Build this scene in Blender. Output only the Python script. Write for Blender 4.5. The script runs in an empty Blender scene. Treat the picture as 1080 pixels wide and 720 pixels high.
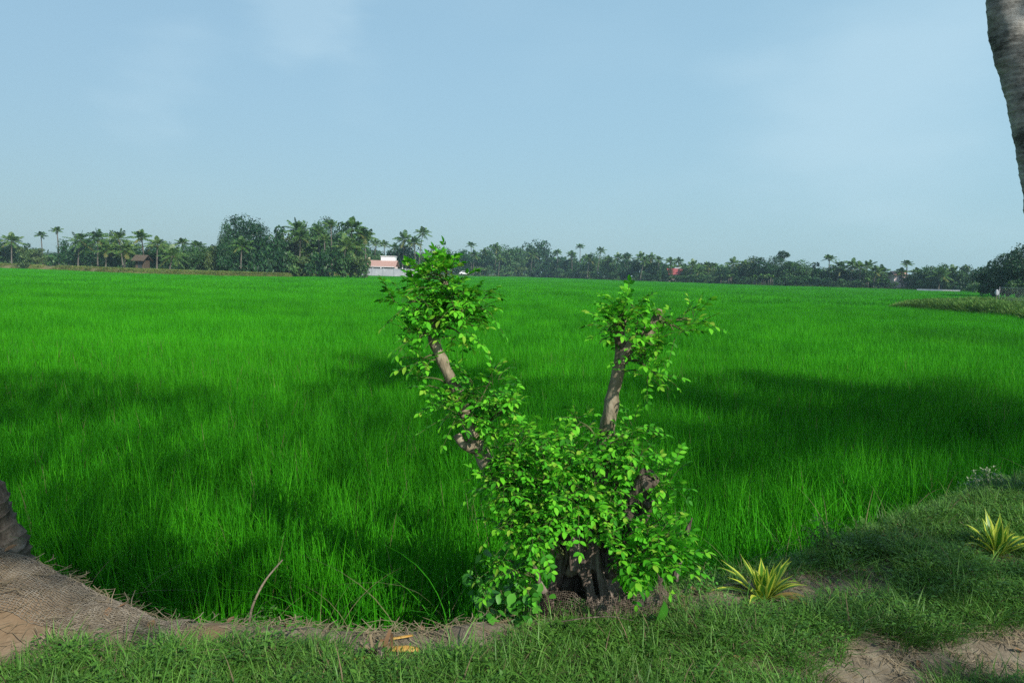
import bpy, math, random
import numpy as np
from mathutils import Vector, Matrix, Euler, noise as mnoise

random.seed(7)
rng = np.random.default_rng(7)
R = math.radians
scene = bpy.context.scene
COL = scene.collection

# ------------------------------------------------------------------ camera
FPX, CX, CY = 720.0, 540.0, 360.0
EYE = 1.6
PITCH, ROLL = R(5.7), R(1.4)
_f = Vector((0, math.cos(PITCH), -math.sin(PITCH)))
_r0 = Vector((1, 0, 0))
_u0 = Vector((0, math.sin(PITCH), math.cos(PITCH)))
_rt = _r0 * math.cos(ROLL) + _u0 * math.sin(ROLL)
_up = -_r0 * math.sin(ROLL) + _u0 * math.cos(ROLL)
CAMP = Vector((0, 0, EYE))


def ray(px, py):
    return _f + _rt * ((px - CX) / FPX) + _up * ((CY - py) / FPX)


def at(px, py, Y):
    d = ray(px, py)
    return CAMP + d * (Y / d.y)


def onz(px, py, z=0.0):
    d = ray(px, py)
    return CAMP + d * ((z - EYE) / d.z)


def proj(x, y, z):
    v = Vector((x, y, z)) - CAMP
    w = v.dot(_f)
    return CX + FPX * v.dot(_rt) / w, CY - FPX * v.dot(_up) / w


cam_d = bpy.data.cameras.new('camera')
cam = bpy.data.objects.new('camera', cam_d)
COL.objects.link(cam)
cam_d.sensor_width = 36
cam_d.lens = 24
cam_d.clip_start = 0.05
cam_d.clip_end = 20000
m = Matrix((( _rt.x, _up.x, -_f.x), (_rt.y, _up.y, -_f.y), (_rt.z, _up.z, -_f.z))).to_4x4()
m.translation = CAMP
cam.matrix_world = m
scene.camera = cam

# ------------------------------------------------------------------ light
SUN_EL, SUN_AZ = R(37), R(140)          # azimuth from +Y towards +X: behind the camera, to its right
sdir = Vector((math.sin(SUN_AZ) * math.cos(SUN_EL), math.cos(SUN_AZ) * math.cos(SUN_EL), math.sin(SUN_EL)))
ld = bpy.data.lights.new('sun', 'SUN')
ld.energy = 4.2
ld.angle = R(0.55)
ld.color = (1.0, 0.95, 0.86)
sun = bpy.data.objects.new('sun', ld)
COL.objects.link(sun)
sun.rotation_euler = sdir.to_track_quat('Z', 'Y').to_euler()
sun.location = sdir * 60

w = bpy.data.worlds.new('World')
scene.world = w
w.use_nodes = True
nt = w.node_tree
nt.nodes.clear()
N = nt.nodes.new
sky = N('ShaderNodeTexSky')
sky.sky_type = 'NISHITA'
sky.sun_disc = False
sky.sun_elevation = SUN_EL
sky.sun_rotation = SUN_AZ
sky.air_density = 1.0
sky.dust_density = 0.7
sky.ozone_density = 1.6
bg = N('ShaderNodeBackground')
bg.inputs['Strength'].default_value = 0.107
out = N('ShaderNodeOutputWorld')
# thin cirrus veil, by direction
tc = N('ShaderNodeTexCoord')
mp = N('ShaderNodeMapping')
mp.inputs['Scale'].default_value = (1.6, 1.0, 4.0)
mp.inputs['Rotation'].default_value = (0.2, 0.1, 0.5)
ns = N('ShaderNodeTexNoise')
ns.inputs['Scale'].default_value = 2.2
ns.inputs['Detail'].default_value = 5
ns.inputs['Roughness'].default_value = 0.5
cr = N('ShaderNodeMapRange')
cr.inputs['From Min'].default_value = 0.52
cr.inputs['From Max'].default_value = 0.78
cr.inputs['To Min'].default_value = 0.0
cr.inputs['To Max'].default_value = 0.06
mx = N('ShaderNodeMixRGB')
mx.inputs['Color2'].default_value = (4.3, 5.6, 6.3, 1)
hs = N('ShaderNodeHueSaturation')
hs.inputs['Saturation'].default_value = 0.95
L = nt.links.new
L(tc.outputs['Generated'], mp.inputs['Vector'])
L(mp.outputs['Vector'], ns.inputs['Vector'])
L(ns.outputs['Fac'], cr.inputs['Value'])
prev = cr.outputs['Result']
for px_, py_, sz_, st_ in ((175, 62, 0.10, 0.16), (318, 28, 0.09, 0.2), (372, 95, 0.09, 0.1), (930, 105, 0.24, 0.3)):      # two faint puffs and a pale veil
    vd = N('ShaderNodeVectorMath')
    vd.operation = 'DISTANCE'
    L(tc.outputs['Generated'], vd.inputs[0])
    vd.inputs[1].default_value = tuple(ray(px_, py_).normalized())
    wb = N('ShaderNodeMath')
    wb.operation = 'MULTIPLY_ADD'
    L(ns.outputs['Fac'], wb.inputs[0])
    wb.inputs[1].default_value = -0.36
    L(vd.outputs['Value'], wb.inputs[2])
    fr = N('ShaderNodeMapRange')
    fr.interpolation_type = 'SMOOTHSTEP'
    fr.inputs['From Min'].default_value = sz_ - 0.18
    fr.inputs['From Max'].default_value = -0.17
    fr.inputs['To Max'].default_value = st_
    L(wb.outputs[0], fr.inputs['Value'])
    am = N('ShaderNodeMath')
    L(prev, am.inputs[0])
    L(fr.outputs['Result'], am.inputs[1])
    prev = am.outputs[0]
L(prev, mx.inputs['Fac'])
L(sky.outputs['Color'], hs.inputs['Color'])
sp = N('ShaderNodeSeparateXYZ')
L(tc.outputs['Generated'], sp.inputs['Vector'])
el = N('ShaderNodeMapRange')
el.inputs['From Min'].default_value = 0.0
el.inputs['From Max'].default_value = 0.75
el.inputs['To Min'].default_value = 0.86
el.inputs['To Max'].default_value = 0.25
L(sp.outputs['Z'], el.inputs['Value'])
hc = N('ShaderNodeValToRGB')          # colour of the haze layer, from the horizon up
hc.color_ramp.elements[0].position = 0.0
hc.color_ramp.elements[0].color = (1.72, 2.85, 3.35, 1)
hc.color_ramp.elements[1].position = 0.45
hc.color_ramp.elements[1].color = (2.45, 4.3, 5.25, 1)
L(sp.outputs['Z'], hc.inputs['Fac'])
hz_mix = N('ShaderNodeMixRGB')
L(el.outputs['Result'], hz_mix.inputs['Fac'])
L(hs.outputs['Color'], hz_mix.inputs['Color1'])
az = N('ShaderNodeMapRange')          # the haze glows a little more towards the sun's side
az.inputs['From Min'].default_value = -0.65
az.inputs['From Max'].default_value = 0.65
az.inputs['To Min'].default_value = 0.92
az.inputs['To Max'].default_value = 1.26
L(sp.outputs['X'], az.inputs['Value'])
hv = N('ShaderNodeHueSaturation')
L(az.outputs['Result'], hv.inputs['Value'])
L(hc.outputs['Color'], hv.inputs['Color'])
L(hv.outputs['Color'], hz_mix.inputs['Color2'])
L(hz_mix.outputs['Color'], mx.inputs['Color1'])
L(mx.outputs['Color'], bg.inputs['Color'])
L(bg.outputs['Background'], out.inputs['Surface'])

scene.view_settings.view_transform = 'Standard'
scene.view_settings.look = 'None'
scene.view_settings.exposure = 0.5
scene.view_settings.gamma = 1.0
scene.view_settings.use_curve_mapping = False
scene.render.engine = 'CYCLES'
cy = scene.cycles
cy.max_bounces = 5
cy.diffuse_bounces = 3
cy.glossy_bounces = 2
cy.transmission_bounces = 3
cy.transparent_max_bounces = 4
cy.volume_bounces = 0
cy.caustics_reflective = False
cy.caustics_refractive = False
cy.sample_clamp_indirect = 4
cy.use_denoising = False
cy.use_adaptive_sampling = False


# ------------------------------------------------------------------ materials
def newmat(name):
    mt = bpy.data.materials.new(name)
    mt.use_nodes = True
    t = mt.node_tree
    t.nodes.clear()
    return mt, t


def ramp_colors(t, fac_out, cols):
    r = t.nodes.new('ShaderNodeValToRGB')
    els = r.color_ramp.elements
    els[0].position = 0
    els[0].color = (*cols[0], 1)
    els[1].position = 1
    els[1].color = (*cols[-1], 1)
    for i, c in enumerate(cols[1:-1]):
        e = els.new((i + 1) / (len(cols) - 1))
        e.color = (*c, 1)
    t.links.new(fac_out, r.inputs['Fac'])
    return r.outputs['Color']


def leaf_mat(name, cols, trans=0.3, rough=0.5, spec=0.3, patch=None, tcol=None, objvar=0.0):
    """leaf colour varies from leaf to leaf (island) and plant to plant; thin leaves let light through"""
    mt, t = newmat(name)
    n = t.nodes.new
    geo = n('ShaderNodeNewGeometry')
    fac = geo.outputs['Random Per Island']
    if objvar:
        oi = n('ShaderNodeObjectInfo')
        m1 = n('ShaderNodeMix')
        m1.data_type = 'FLOAT'
        m1.inputs[0].default_value = objvar
        t.links.new(fac, m1.inputs[2])
        t.links.new(oi.outputs['Random'], m1.inputs[3])
        fac = m1.outputs[0]
    col = ramp_colors(t, fac, cols)
    if patch:
        sc, dark, light = patch
        nz = n('ShaderNodeTexNoise')
        nz.inputs['Scale'].default_value = sc
        nz.inputs['Detail'].default_value = 3
        t.links.new(geo.outputs['Position'], nz.inputs['Vector'])
        mr = n('ShaderNodeMapRange')
        mr.inputs['From Min'].default_value = 0.3
        mr.inputs['From Max'].default_value = 0.7
        mr.inputs['To Min'].default_value = dark
        mr.inputs['To Max'].default_value = light
        t.links.new(nz.outputs['Fac'], mr.inputs['Value'])
        hv = n('ShaderNodeHueSaturation')
        t.links.new(mr.outputs['Result'], hv.inputs['Value'])
        t.links.new(col, hv.inputs['Color'])
        col = hv.outputs['Color']
    p = n('ShaderNodeBsdfPrincipled')
    p.inputs['Roughness'].default_value = rough
    p.inputs['Specular IOR Level'].default_value = spec
    t.links.new(col, p.inputs['Base Color'])
    tr = n('ShaderNodeBsdfTranslucent')
    if tcol:
        mm = n('ShaderNodeMixRGB')
        mm.blend_type = 'MULTIPLY'
        mm.inputs['Fac'].default_value = 1
        mm.inputs['Color2'].default_value = (*tcol, 1)
        t.links.new(col, mm.inputs['Color1'])
        t.links.new(mm.outputs['Color'], tr.inputs['Color'])
    else:
        t.links.new(col, tr.inputs['Color'])
    ms = n('ShaderNodeMixShader')
    ms.inputs['Fac'].default_value = trans
    t.links.new(p.outputs[0], ms.inputs[1])
    t.links.new(tr.outputs[0], ms.inputs[2])
    o = n('ShaderNodeOutputMaterial')
    t.links.new(ms.outputs[0], o.inputs['Surface'])
    return mt


def rough_mat(name, cols, scale=8.0, stretch=(1, 1, 1), rough=0.85, bump=0.4, bscale=None, spec=0.2, detail=6, dist=0.02):
    mt, t = newmat(name)
    n = t.nodes.new
    tcn = n('ShaderNodeTexCoord')
    mp = n('ShaderNodeMapping')
    mp.inputs['Scale'].default_value = stretch
    t.links.new(tcn.outputs['Object'], mp.inputs['Vector'])
    nz = n('ShaderNodeTexNoise')
    nz.inputs['Scale'].default_value = scale
    nz.inputs['Detail'].default_value = detail
    nz.inputs['Roughness'].default_value = 0.65
    t.links.new(mp.outputs['Vector'], nz.inputs['Vector'])
    mr = n('ShaderNodeMapRange')
    mr.inputs['From Min'].default_value = 0.28
    mr.inputs['From Max'].default_value = 0.72
    t.links.new(nz.outputs['Fac'], mr.inputs['Value'])
    col = ramp_colors(t, mr.outputs['Result'], cols)
    p = n('ShaderNodeBsdfPrincipled')
    p.inputs['Roughness'].default_value = rough
    p.inputs['Specular IOR Level'].default_value = spec
    t.links.new(col, p.inputs['Base Color'])
    if bump:
        n2 = n('ShaderNodeTexNoise')
        n2.inputs['Scale'].default_value = bscale or scale * 3
        n2.inputs['Detail'].default_value = 5
        t.links.new(mp.outputs['Vector'], n2.inputs['Vector'])
        b = n('ShaderNodeBump')
        b.inputs['Strength'].default_value = bump
        b.inputs['Distance'].default_value = dist
        t.links.new(n2.outputs['Fac'], b.inputs['Height'])
        t.links.new(b.outputs['Normal'], p.inputs['Normal'])
    o = n('ShaderNodeOutputMaterial')
    t.links.new(p.outputs[0], o.inputs['Surface'])
    return mt


def palm_trunk_mat(name, cols, ring=22.0):
    mt, t = newmat(name)
    n = t.nodes.new
    tcn = n('ShaderNodeTexCoord')
    mp = n('ShaderNodeMapping')
    mp.inputs['Scale'].default_value = (4, 4, ring)
    t.links.new(tcn.outputs['Object'], mp.inputs['Vector'])
    nz = n('ShaderNodeTexNoise')
    nz.inputs['Scale'].default_value = 1.6
    nz.inputs['Detail'].default_value = 8
    nz.inputs['Roughness'].default_value = 0.7
    t.links.new(mp.outputs['Vector'], nz.inputs['Vector'])
    nb = n('ShaderNodeTexNoise')
    nb.inputs['Scale'].default_value = 5
    nb.inputs['Detail'].default_value = 4
    t.links.new(tcn.outputs['Object'], nb.inputs['Vector'])
    ad = n('ShaderNodeMath')
    ad.operation = 'MULTIPLY_ADD'
    ad.inputs[1].default_value = 0.7
    ad.inputs[2].default_value = -0.35
    t.links.new(nb.outputs['Fac'], ad.inputs[0])
    gr = n('ShaderNodeTexNoise')
    gr.inputs['Scale'].default_value = 46
    gr.inputs['Detail'].default_value = 6
    gr.inputs['Roughness'].default_value = 0.7
    t.links.new(tcn.outputs['Object'], gr.inputs['Vector'])
    gm = n('ShaderNodeMix')
    gm.data_type = 'FLOAT'
    gm.inputs[0].default_value = 0.36
    t.links.new(nz.outputs['Fac'], gm.inputs[2])
    t.links.new(gr.outputs['Fac'], gm.inputs[3])
    a2 = n('ShaderNodeMath')
    t.links.new(gm.outputs[0], a2.inputs[0])
    t.links.new(ad.outputs[0], a2.inputs[1])
    mr = n('ShaderNodeMapRange')
    mr.inputs['From Min'].default_value = 0.34
    mr.inputs['From Max'].default_value = 0.66
    t.links.new(a2.outputs[0], mr.inputs['Value'])
    col = ramp_colors(t, mr.outputs['Result'], cols)
    p = n('ShaderNodeBsdfPrincipled')
    p.inputs['Roughness'].default_value = 0.9
    p.inputs['Specular IOR Level'].default_value = 0.15
    t.links.new(col, p.inputs['Base Color'])
    b = n('ShaderNodeBump')
    b.inputs['Strength'].default_value = 0.7
    b.inputs['Distance'].default_value = 0.02
    t.links.new(gm.outputs[0], b.inputs['Height'])
    t.links.new(b.outputs['Normal'], p.inputs['Normal'])
    o = n('ShaderNodeOutputMaterial')
    t.links.new(p.outputs[0], o.inputs['Surface'])
    return mt


M = {}
M['rice'] = leaf_mat('rice_leaf', [(0.016, 0.14, 0.004), (0.036, 0.28, 0.006), (0.085, 0.45, 0.010)], trans=0.25, rough=0.6, spec=0.08,
                     patch=(0.16, 0.78, 1.18), objvar=0.35)
M['rice_dry'] = leaf_mat('rice_dry_leaf', [(0.10, 0.13, 0.04), (0.22, 0.2, 0.09), (0.14, 0.17, 0.05)], trans=0.25, rough=0.6)
M['grass'] = leaf_mat('bank_grass', [(0.04, 0.13, 0.016), (0.08, 0.215, 0.027), (0.15, 0.30, 0.048)], trans=0.3, patch=(1.3, 0.75, 1.25), objvar=0.3)
M['weed'] = leaf_mat('bank_weed_leaf', [(0.035, 0.11, 0.015), (0.075, 0.20, 0.025), (0.13, 0.28, 0.04)], trans=0.3, objvar=0.3)
M['straw'] = leaf_mat('dry_straw', [(0.10, 0.075, 0.045), (0.23, 0.18, 0.11), (0.33, 0.27, 0.18)], trans=0.1, rough=0.8, spec=0.1)
M['drygrass'] = leaf_mat('dry_embankment_grass', [(0.09, 0.20, 0.03), (0.18, 0.25, 0.055), (0.36, 0.30, 0.13)], trans=0.2, rough=0.8, spec=0.1, patch=(0.1, 0.7, 1.2))
M['bankgrass'] = leaf_mat('reedy_bank_grass', [(0.05, 0.14, 0.025), (0.09, 0.21, 0.035), (0.17, 0.27, 0.06)], trans=0.2, rough=0.7, spec=0.15, patch=(0.3, 0.7, 1.2))
M['shrub_leaf'] = leaf_mat('pruned_tree_leaf', [(0.022, 0.13, 0.010), (0.036, 0.21, 0.012), (0.05, 0.28, 0.014), (0.07, 0.37, 0.018), (0.09, 0.43, 0.02), (0.11, 0.48, 0.022), (0.13, 0.52, 0.024), (0.155, 0.55, 0.026), (0.19, 0.56, 0.03), (0.28, 0.46, 0.05)], trans=0.38, rough=0.55, spec=0.15)
M['vine_leaf'] = leaf_mat('creeper_leaf', [(0.025, 0.14, 0.015), (0.05, 0.24, 0.02), (0.11, 0.36, 0.035)], trans=0.33, rough=0.45)
M['twig'] = rough_mat('green_twig', [(0.06, 0.10, 0.03), (0.12, 0.12, 0.05)], 30, bump=0)
M['bark'] = rough_mat('pruned_bark', [(0.07, 0.055, 0.036), (0.20, 0.165, 0.11), (0.38, 0.33, 0.24)], 16, (1, 1, 0.35), bump=0.9, bscale=40)
M['deadwood'] = rough_mat('dead_wood', [(0.03, 0.023, 0.018), (0.11, 0.085, 0.066), (0.30, 0.25, 0.205)], 22, (1, 1, 0.16), bump=1.0, bscale=45, dist=0.03)
M['cutwood'] = rough_mat('cut_wood', [(0.22, 0.12, 0.06), (0.38, 0.27, 0.16)], 18, (1, 1, 1), bump=0.5)
M['coir'] = rough_mat('coir_fibre', [(0.11, 0.092, 0.07), (0.21, 0.18, 0.14), (0.33, 0.295, 0.24)], 25, bump=0.4)
M['coir_old'] = rough_mat('old_coir_fibre', [(0.05, 0.036, 0.026), (0.13, 0.10, 0.075), (0.24, 0.20, 0.155)], 25, bump=0.4)
M['palm_trunk'] = palm_trunk_mat('coconut_trunk', [(0.06, 0.057, 0.052), (0.19, 0.182, 0.165), (0.30, 0.288, 0.26), (0.44, 0.425, 0.39)])
M['palm_base'] = palm_trunk_mat('coconut_trunk_base', [(0.04, 0.03, 0.022), (0.12, 0.092, 0.068), (0.24, 0.195, 0.15)], ring=9)
M['root'] = rough_mat('dry_root', [(0.16, 0.12, 0.08), (0.34, 0.28, 0.2)], 30, bump=0.3)
M['far_trunk'] = rough_mat('far_trunk', [(0.06, 0.055, 0.045), (0.17, 0.155, 0.13)], 2, bump=0)
M['frond'] = leaf_mat('coconut_frond', [(0.02, 0.07, 0.013), (0.045, 0.12, 0.022), (0.09, 0.18, 0.035), (0.17, 0.23, 0.06)], trans=0.25, rough=0.4, spec=0.4, objvar=0.3)
M['frond_y'] = leaf_mat('yellowing_frond', [(0.05, 0.10, 0.02), (0.12, 0.17, 0.035), (0.22, 0.2, 0.06)], trans=0.25, rough=0.4, spec=0.4)
M['tree_a'] = leaf_mat('dark_tree_leaf', [(0.005, 0.028, 0.009), (0.012, 0.055, 0.014), (0.038, 0.12, 0.025)], trans=0.2, rough=0.5, patch=(0.5, 0.75, 1.3), objvar=0.25)
M['tree_b'] = leaf_mat('mid_tree_leaf', [(0.016, 0.06, 0.015), (0.036, 0.105, 0.024), (0.08, 0.165, 0.038)], trans=0.2, rough=0.5, patch=(0.5, 0.75, 1.3), objvar=0.25)
M['tree_c'] = leaf_mat('olive_tree_leaf', [(0.03, 0.07, 0.018), (0.065, 0.12, 0.03), (0.12, 0.17, 0.05)], trans=0.2, rough=0.5, patch=(0.5, 0.75, 1.3), objvar=0.25)
M['banana'] = leaf_mat('banana_leaf', [(0.04, 0.11, 0.02), (0.08, 0.19, 0.03), (0.14, 0.25, 0.06)], trans=0.3, rough=0.4)
M['yel'] = leaf_mat('leaf_margin_yellow', [(0.48, 0.56, 0.05), (0.64, 0.68, 0.09)], trans=0.3, rough=0.4)
M['yelgreen'] = leaf_mat('leaf_middle_green', [(0.06, 0.20, 0.015), (0.10, 0.26, 0.02)], trans=0.3, rough=0.4)
M['reddish'] = leaf_mat('withered_leaf', [(0.12, 0.05, 0.03), (0.26, 0.17, 0.05), (0.2, 0.2, 0.05)], trans=0.2, rough=0.6)
M['deadleaf'] = leaf_mat('fallen_leaf', [(0.10, 0.05, 0.03), (0.22, 0.12, 0.06), (0.3, 0.2, 0.1)], trans=0.1, rough=0.8)
M['husk'] = rough_mat('orange_stalk', [(0.25, 0.11, 0.03), (0.44, 0.25, 0.06), (0.52, 0.38, 0.14)], 14, (0.4, 1, 1), bump=0.5)
M['white'] = rough_mat('white_paint', [(0.66, 0.66, 0.66), (0.8, 0.8, 0.79)], 1.2, bump=0)
M['cream'] = rough_mat('cream_paint', [(0.6, 0.52, 0.36), (0.7, 0.62, 0.45)], 1.2, bump=0)
M['pink'] = rough_mat('pinkish_wall', [(0.62, 0.48, 0.47), (0.74, 0.6, 0.58)], 1.0, bump=0)
M['tile'] = rough_mat('clay_tile', [(0.30, 0.17, 0.135), (0.44, 0.28, 0.24)], 2.5, (3, 1, 1), bump=0.3)
M['redtile'] = rough_mat('red_tile', [(0.22, 0.05, 0.05), (0.30, 0.08, 0.08)], 2.5, (3, 1, 1), bump=0.3)
M['darkglass'] = rough_mat('dark_window', [(0.02, 0.025, 0.03), (0.05, 0.055, 0.06)], 2, bump=0, rough=0.25, spec=0.5)
M['greywall'] = rough_mat('grey_white_wall', [(0.28, 0.30, 0.33), (0.42, 0.44, 0.46)], 0.8, bump=0)
M['bluewall'] = rough_mat('pale_blue_wall', [(0.13, 0.17, 0.22), (0.24, 0.29, 0.35)], 0.6, bump=0)
M['greydoor'] = rough_mat('grey_door', [(0.2, 0.2, 0.21), (0.28, 0.28, 0.29)], 2, bump=0)
M['thatch'] = rough_mat('thatch', [(0.05, 0.038, 0.027), (0.12, 0.092, 0.065)], 4, bump=0.3)
M['metal'] = rough_mat('galvanised_steel', [(0.28, 0.29, 0.3), (0.42, 0.43, 0.44)], 5, bump=0, rough=0.5)
M['tyre'] = rough_mat('tyre_rubber', [(0.02, 0.02, 0.02), (0.03, 0.03, 0.03)], 5, bump=0)
M['stone'] = rough_mat('pale_stone', [(0.3, 0.25, 0.18), (0.48, 0.42, 0.32)], 20, bump=0.4)
M['seed'] = leaf_mat('pale_seed_head', [(0.18, 0.25, 0.12), (0.36, 0.40, 0.27)], trans=0.2, rough=0.7)


# ------------------------------------------------------------------ mesh helpers
class MB:
    def __init__(self):
        self.v, self.f, self.m = [], [], []

    def add(self, verts, faces, mi=0):
        b = len(self.v)
        self.v.extend([tuple(x) for x in verts])
        self.f.extend([tuple(b + i for i in f) for f in faces])
        self.m.extend([mi] * len(faces))

    def tube(self, pts, radii, sides=8, mi=0, rnd=0.0, cap=True, seed=0.0, nfreq=6.0):
        pts = [Vector(p) for p in pts]
        n = len(pts)
        vs, fs = [], []
        t0 = (pts[1] - pts[0]).normalized()
        ref = Vector((0, 0, 1)) if abs(t0.z) < 0.9 else Vector((1, 0, 0))
        u = t0.cross(ref).normalized()
        for i in range(n):
            t = (pts[min(i + 1, n - 1)] - pts[max(i - 1, 0)]).normalized()
            u = (u - t * u.dot(t)).normalized()
            wv = t.cross(u)
            for k in range(sides):
                a = 2 * math.pi * k / sides
                d = u * math.cos(a) + wv * math.sin(a)
                rr = radii[i]
                if rnd:
                    rr *= 1 + rnd * mnoise.noise((pts[i] + d * radii[i]) * nfreq + Vector((seed, 0, 0)))
                vs.append(pts[i] + d * rr)
        for i in range(n - 1):
            for k in range(sides):
                k2 = (k + 1) % sides
                fs.append((i * sides + k, i * sides + k2, (i + 1) * sides + k2, (i + 1) * sides + k))
        if cap:
            fs.append(tuple(range(sides))[::-1])
            fs.append(tuple((n - 1) * sides + k for k in range(sides)))
        self.add(vs, fs, mi)

    def strip(self, pts, widths, side, mi=0):
        """a flat ribbon"""
        vs, fs = [], []
        n = len(pts)
        for p, wd in zip(pts, widths):
            vs.append(p - side * wd)
            vs.append(p + side * wd)
        for i in range(n - 1):
            fs.append((2 * i, 2 * i + 1, 2 * i + 3, 2 * i + 2))
        self.add(vs, fs, mi)

    def leaf(self, base, d, up, length, width, droop=0.2, fold=0.25, mi=0, rows=(0, .22, .5, .78, 1.0), prof=(0.05, .78, 1.0, .62, .0)):
        d = d.normalized()
        s = d.cross(up)
        if s.length < 1e-4:
            s = d.cross(Vector((1, 0, 0)))
        s.normalize()
        nrm = s.cross(d)
        vs, fs = [], []
        for t, wf in zip(rows, prof):
            c = base + d * (length * t) - nrm * (droop * length * t * t)
            hw = width * 0.5 * wf
            vs += [c - s * hw + nrm * (fold * hw), c, c + s * hw + nrm * (fold * hw)]
        for i in range(len(rows) - 1):
            a = i * 3
            fs += [(a, a + 1, a + 4, a + 3), (a + 1, a + 2, a + 5, a + 4)]
        self.add(vs, fs, mi)

    def box(self, c, s, mi=0, rz=0.0, taper=1.0):
        x, y, z = s[0] / 2, s[1] / 2, s[2] / 2
        vs = []
        for dz, k in ((-z, 1.0), (z, taper)):
            for dx, dy in ((-x, -y), (x, -y), (x, y), (-x, y)):
                p = Vector((dx * k, dy * k, dz))
                p.rotate(Euler((0, 0, rz)))
                vs.append(Vector(c) + p)
        self.add(vs, [(3, 2, 1, 0), (4, 5, 6, 7), (0, 1, 5, 4), (1, 2, 6, 5), (2, 3, 7, 6), (3, 0, 4, 7)], mi)

    def mesh(self, name, mats, smooth=True):
        me = bpy.data.meshes.new(name)
        me.from_pydata(self.v, [], self.f)
        for x in (mats if isinstance(mats, (list, tuple)) else [mats]):
            me.materials.append(x)
        if any(self.m):
            me.polygons.foreach_set('material_index', np.array(self.m, dtype=np.int32))
        if smooth:
            me.polygons.foreach_set('use_smooth', np.ones(len(self.f), dtype=bool))
        me.update()
        return me

    def build(self, name, mats, parent=None, loc=None, smooth=True):
        o = bpy.data.objects.new(name, self.mesh(name, mats, smooth))
        COL.objects.link(o)
        if parent is not None:
            o.parent = parent
        if loc is not None:
            o.location = loc
        return o


def tag(o, label=None, cat=None, group=None, kind=None):
    if label: o['label'] = label
    if cat: o['category'] = cat
    if group: o['group'] = group
    if kind: o['kind'] = kind
    return o


def thing(name, label, cat, loc=(0, 0, 0), rz=0.0, group=None):
    o = bpy.data.objects.new(name, None)
    COL.objects.link(o)
    o.empty_display_size = 0.2
    o.location = loc
    o.rotation_euler = (0, 0, rz)
    return tag(o, label, cat, group)


def spline(pts, n):
    """Catmull-Rom through the points"""
    P = [Vector(p) for p in pts]
    P = [P[0] * 2 - P[1]] + P + [P[-1] * 2 - P[-2]]
    out = []
    segs = len(P) - 3
    for i in range(n):
        u = i / (n - 1) * segs
        k = min(int(u), segs - 1)
        t = u - k
        a, b, c, d = P[k:k + 4]
        out.append(0.5 * ((2 * b) + (c - a) * t + (2 * a - 5 * b + 4 * c - d) * t * t + (3 * b - a - 3 * c + d) * t ** 3))
    return out


def lerp_list(vals, n):
    return [float(x) for x in np.interp(np.linspace(0, 1, n), np.linspace(0, 1, len(vals)), vals)]


def rv(s=1.0):
    return Vector((random.uniform(-s, s), random.uniform(-s, s), random.uniform(-s, s)))


def ss(a, b, x):
    t = np.clip((x - a) / (b - a), 0, 1)
    return t * t * (3 - 2 * t)


def vnoise(x, y, f, seed=0):
    """smooth 2-D value noise, vectorised"""
    x = np.asarray(x, float) * f + seed * 17.3
    y = np.asarray(y, float) * f + seed * 9.1
    xi, yi = np.floor(x), np.floor(y)
    xf, yf = x - xi, y - yi
    xf, yf = xf * xf * (3 - 2 * xf), yf * yf * (3 - 2 * yf)

    def h(a, b):
        v = np.sin(a * 127.1 + b * 311.7 + seed * 74.7) * 43758.5453
        return v - np.floor(v)
    return (h(xi, yi) * (1 - xf) + h(xi + 1, yi) * xf) * (1 - yf) + (h(xi, yi + 1) * (1 - xf) + h(xi + 1, yi + 1) * xf) * yf


# ------------------------------------------------------------------ terrain
SIDE = 0.84
# far limit of the field (distance as a function of the view bearing)
_fe = [(-200, 150), (0, 158), (60, 150), (130, 127), (230, 120), (300, 128), (380, 195), (430, 205), (480, 265), (560, 330), (640, 270), (700, 234),
       (800, 195), (880, 186), (930, 178), (1000, 165), (1300, 160)]
FBX = np.array([(p[0] - CX) / FPX for p in _fe])
FBD = np.array([p[1] for p in _fe], float)


def field_far(x, y):
    return np.interp(np.asarray(x) / np.maximum(np.asarray(y), 1e-3), FBX, FBD)


MUD = -0.6
RICE_H = 0.70
# bund edge: where the ground starts to fall to the field
_e = [onz(x, y) for x, y in ((60, 636), (180, 652), (300, 657), (420, 660), (520, 655), (640, 628), (740, 606), (830, 592), (900, 574), (1000, 540), (1080, 518))]
EX = np.array([-40, -8] + [p.x for p in _e] + [9, 40])
EY = np.array([3.2, 3.1] + [p.y for p in _e] + [6.2, 8.0])
PALM_L = Vector((-2.70, 3.02, 0.12))


def edge_y(x):
    return np.interp(x, EX, EY)


def height(x, y):
    x = np.asarray(x, float)
    y = np.asarray(y, float)
    e = edge_y(x)
    d = y - e
    up = 1 - ss(-0.12, 0.55, d)
    bump = (vnoise(x, y, 1.6, 1) - 0.5) * 0.09 + (vnoise(x, y, 5, 2) - 0.5) * 0.035 + (vnoise(x, y, 15, 3) - 0.5) * 0.014
    top = 0.0 + bump
    top = top + 0.40 * np.exp(-(((x - PALM_L.x) / 0.62) ** 2 + ((y - PALM_L.y) / 0.40) ** 2))
    top = top + 0.05 * np.exp(-((x + 1.4) / 0.7) ** 2 - ((y - 2.85) / 0.22) ** 2)
    # the bank swells to the right
    top = top + 0.10 * ss(1.6, 3.6, x) * ss(2.6, 3.8, y)
    low = MUD + (vnoise(x, y, 2.5, 4) - 0.5) * 0.05 * (y < 20)
    low = low + 0.57 * ss(1.0, 9.0, y - field_far(x, y)) * (y > 40)
    return low + (top - low) * up


def h1(x, y):
    return float(height(np.array([x]), np.array([y]))[0])


def grow(a, step, lim, k=1.22):
    out = []
    while abs(a) < lim:
        step *= k
        a += step
        out.append(a)
    return out


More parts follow.
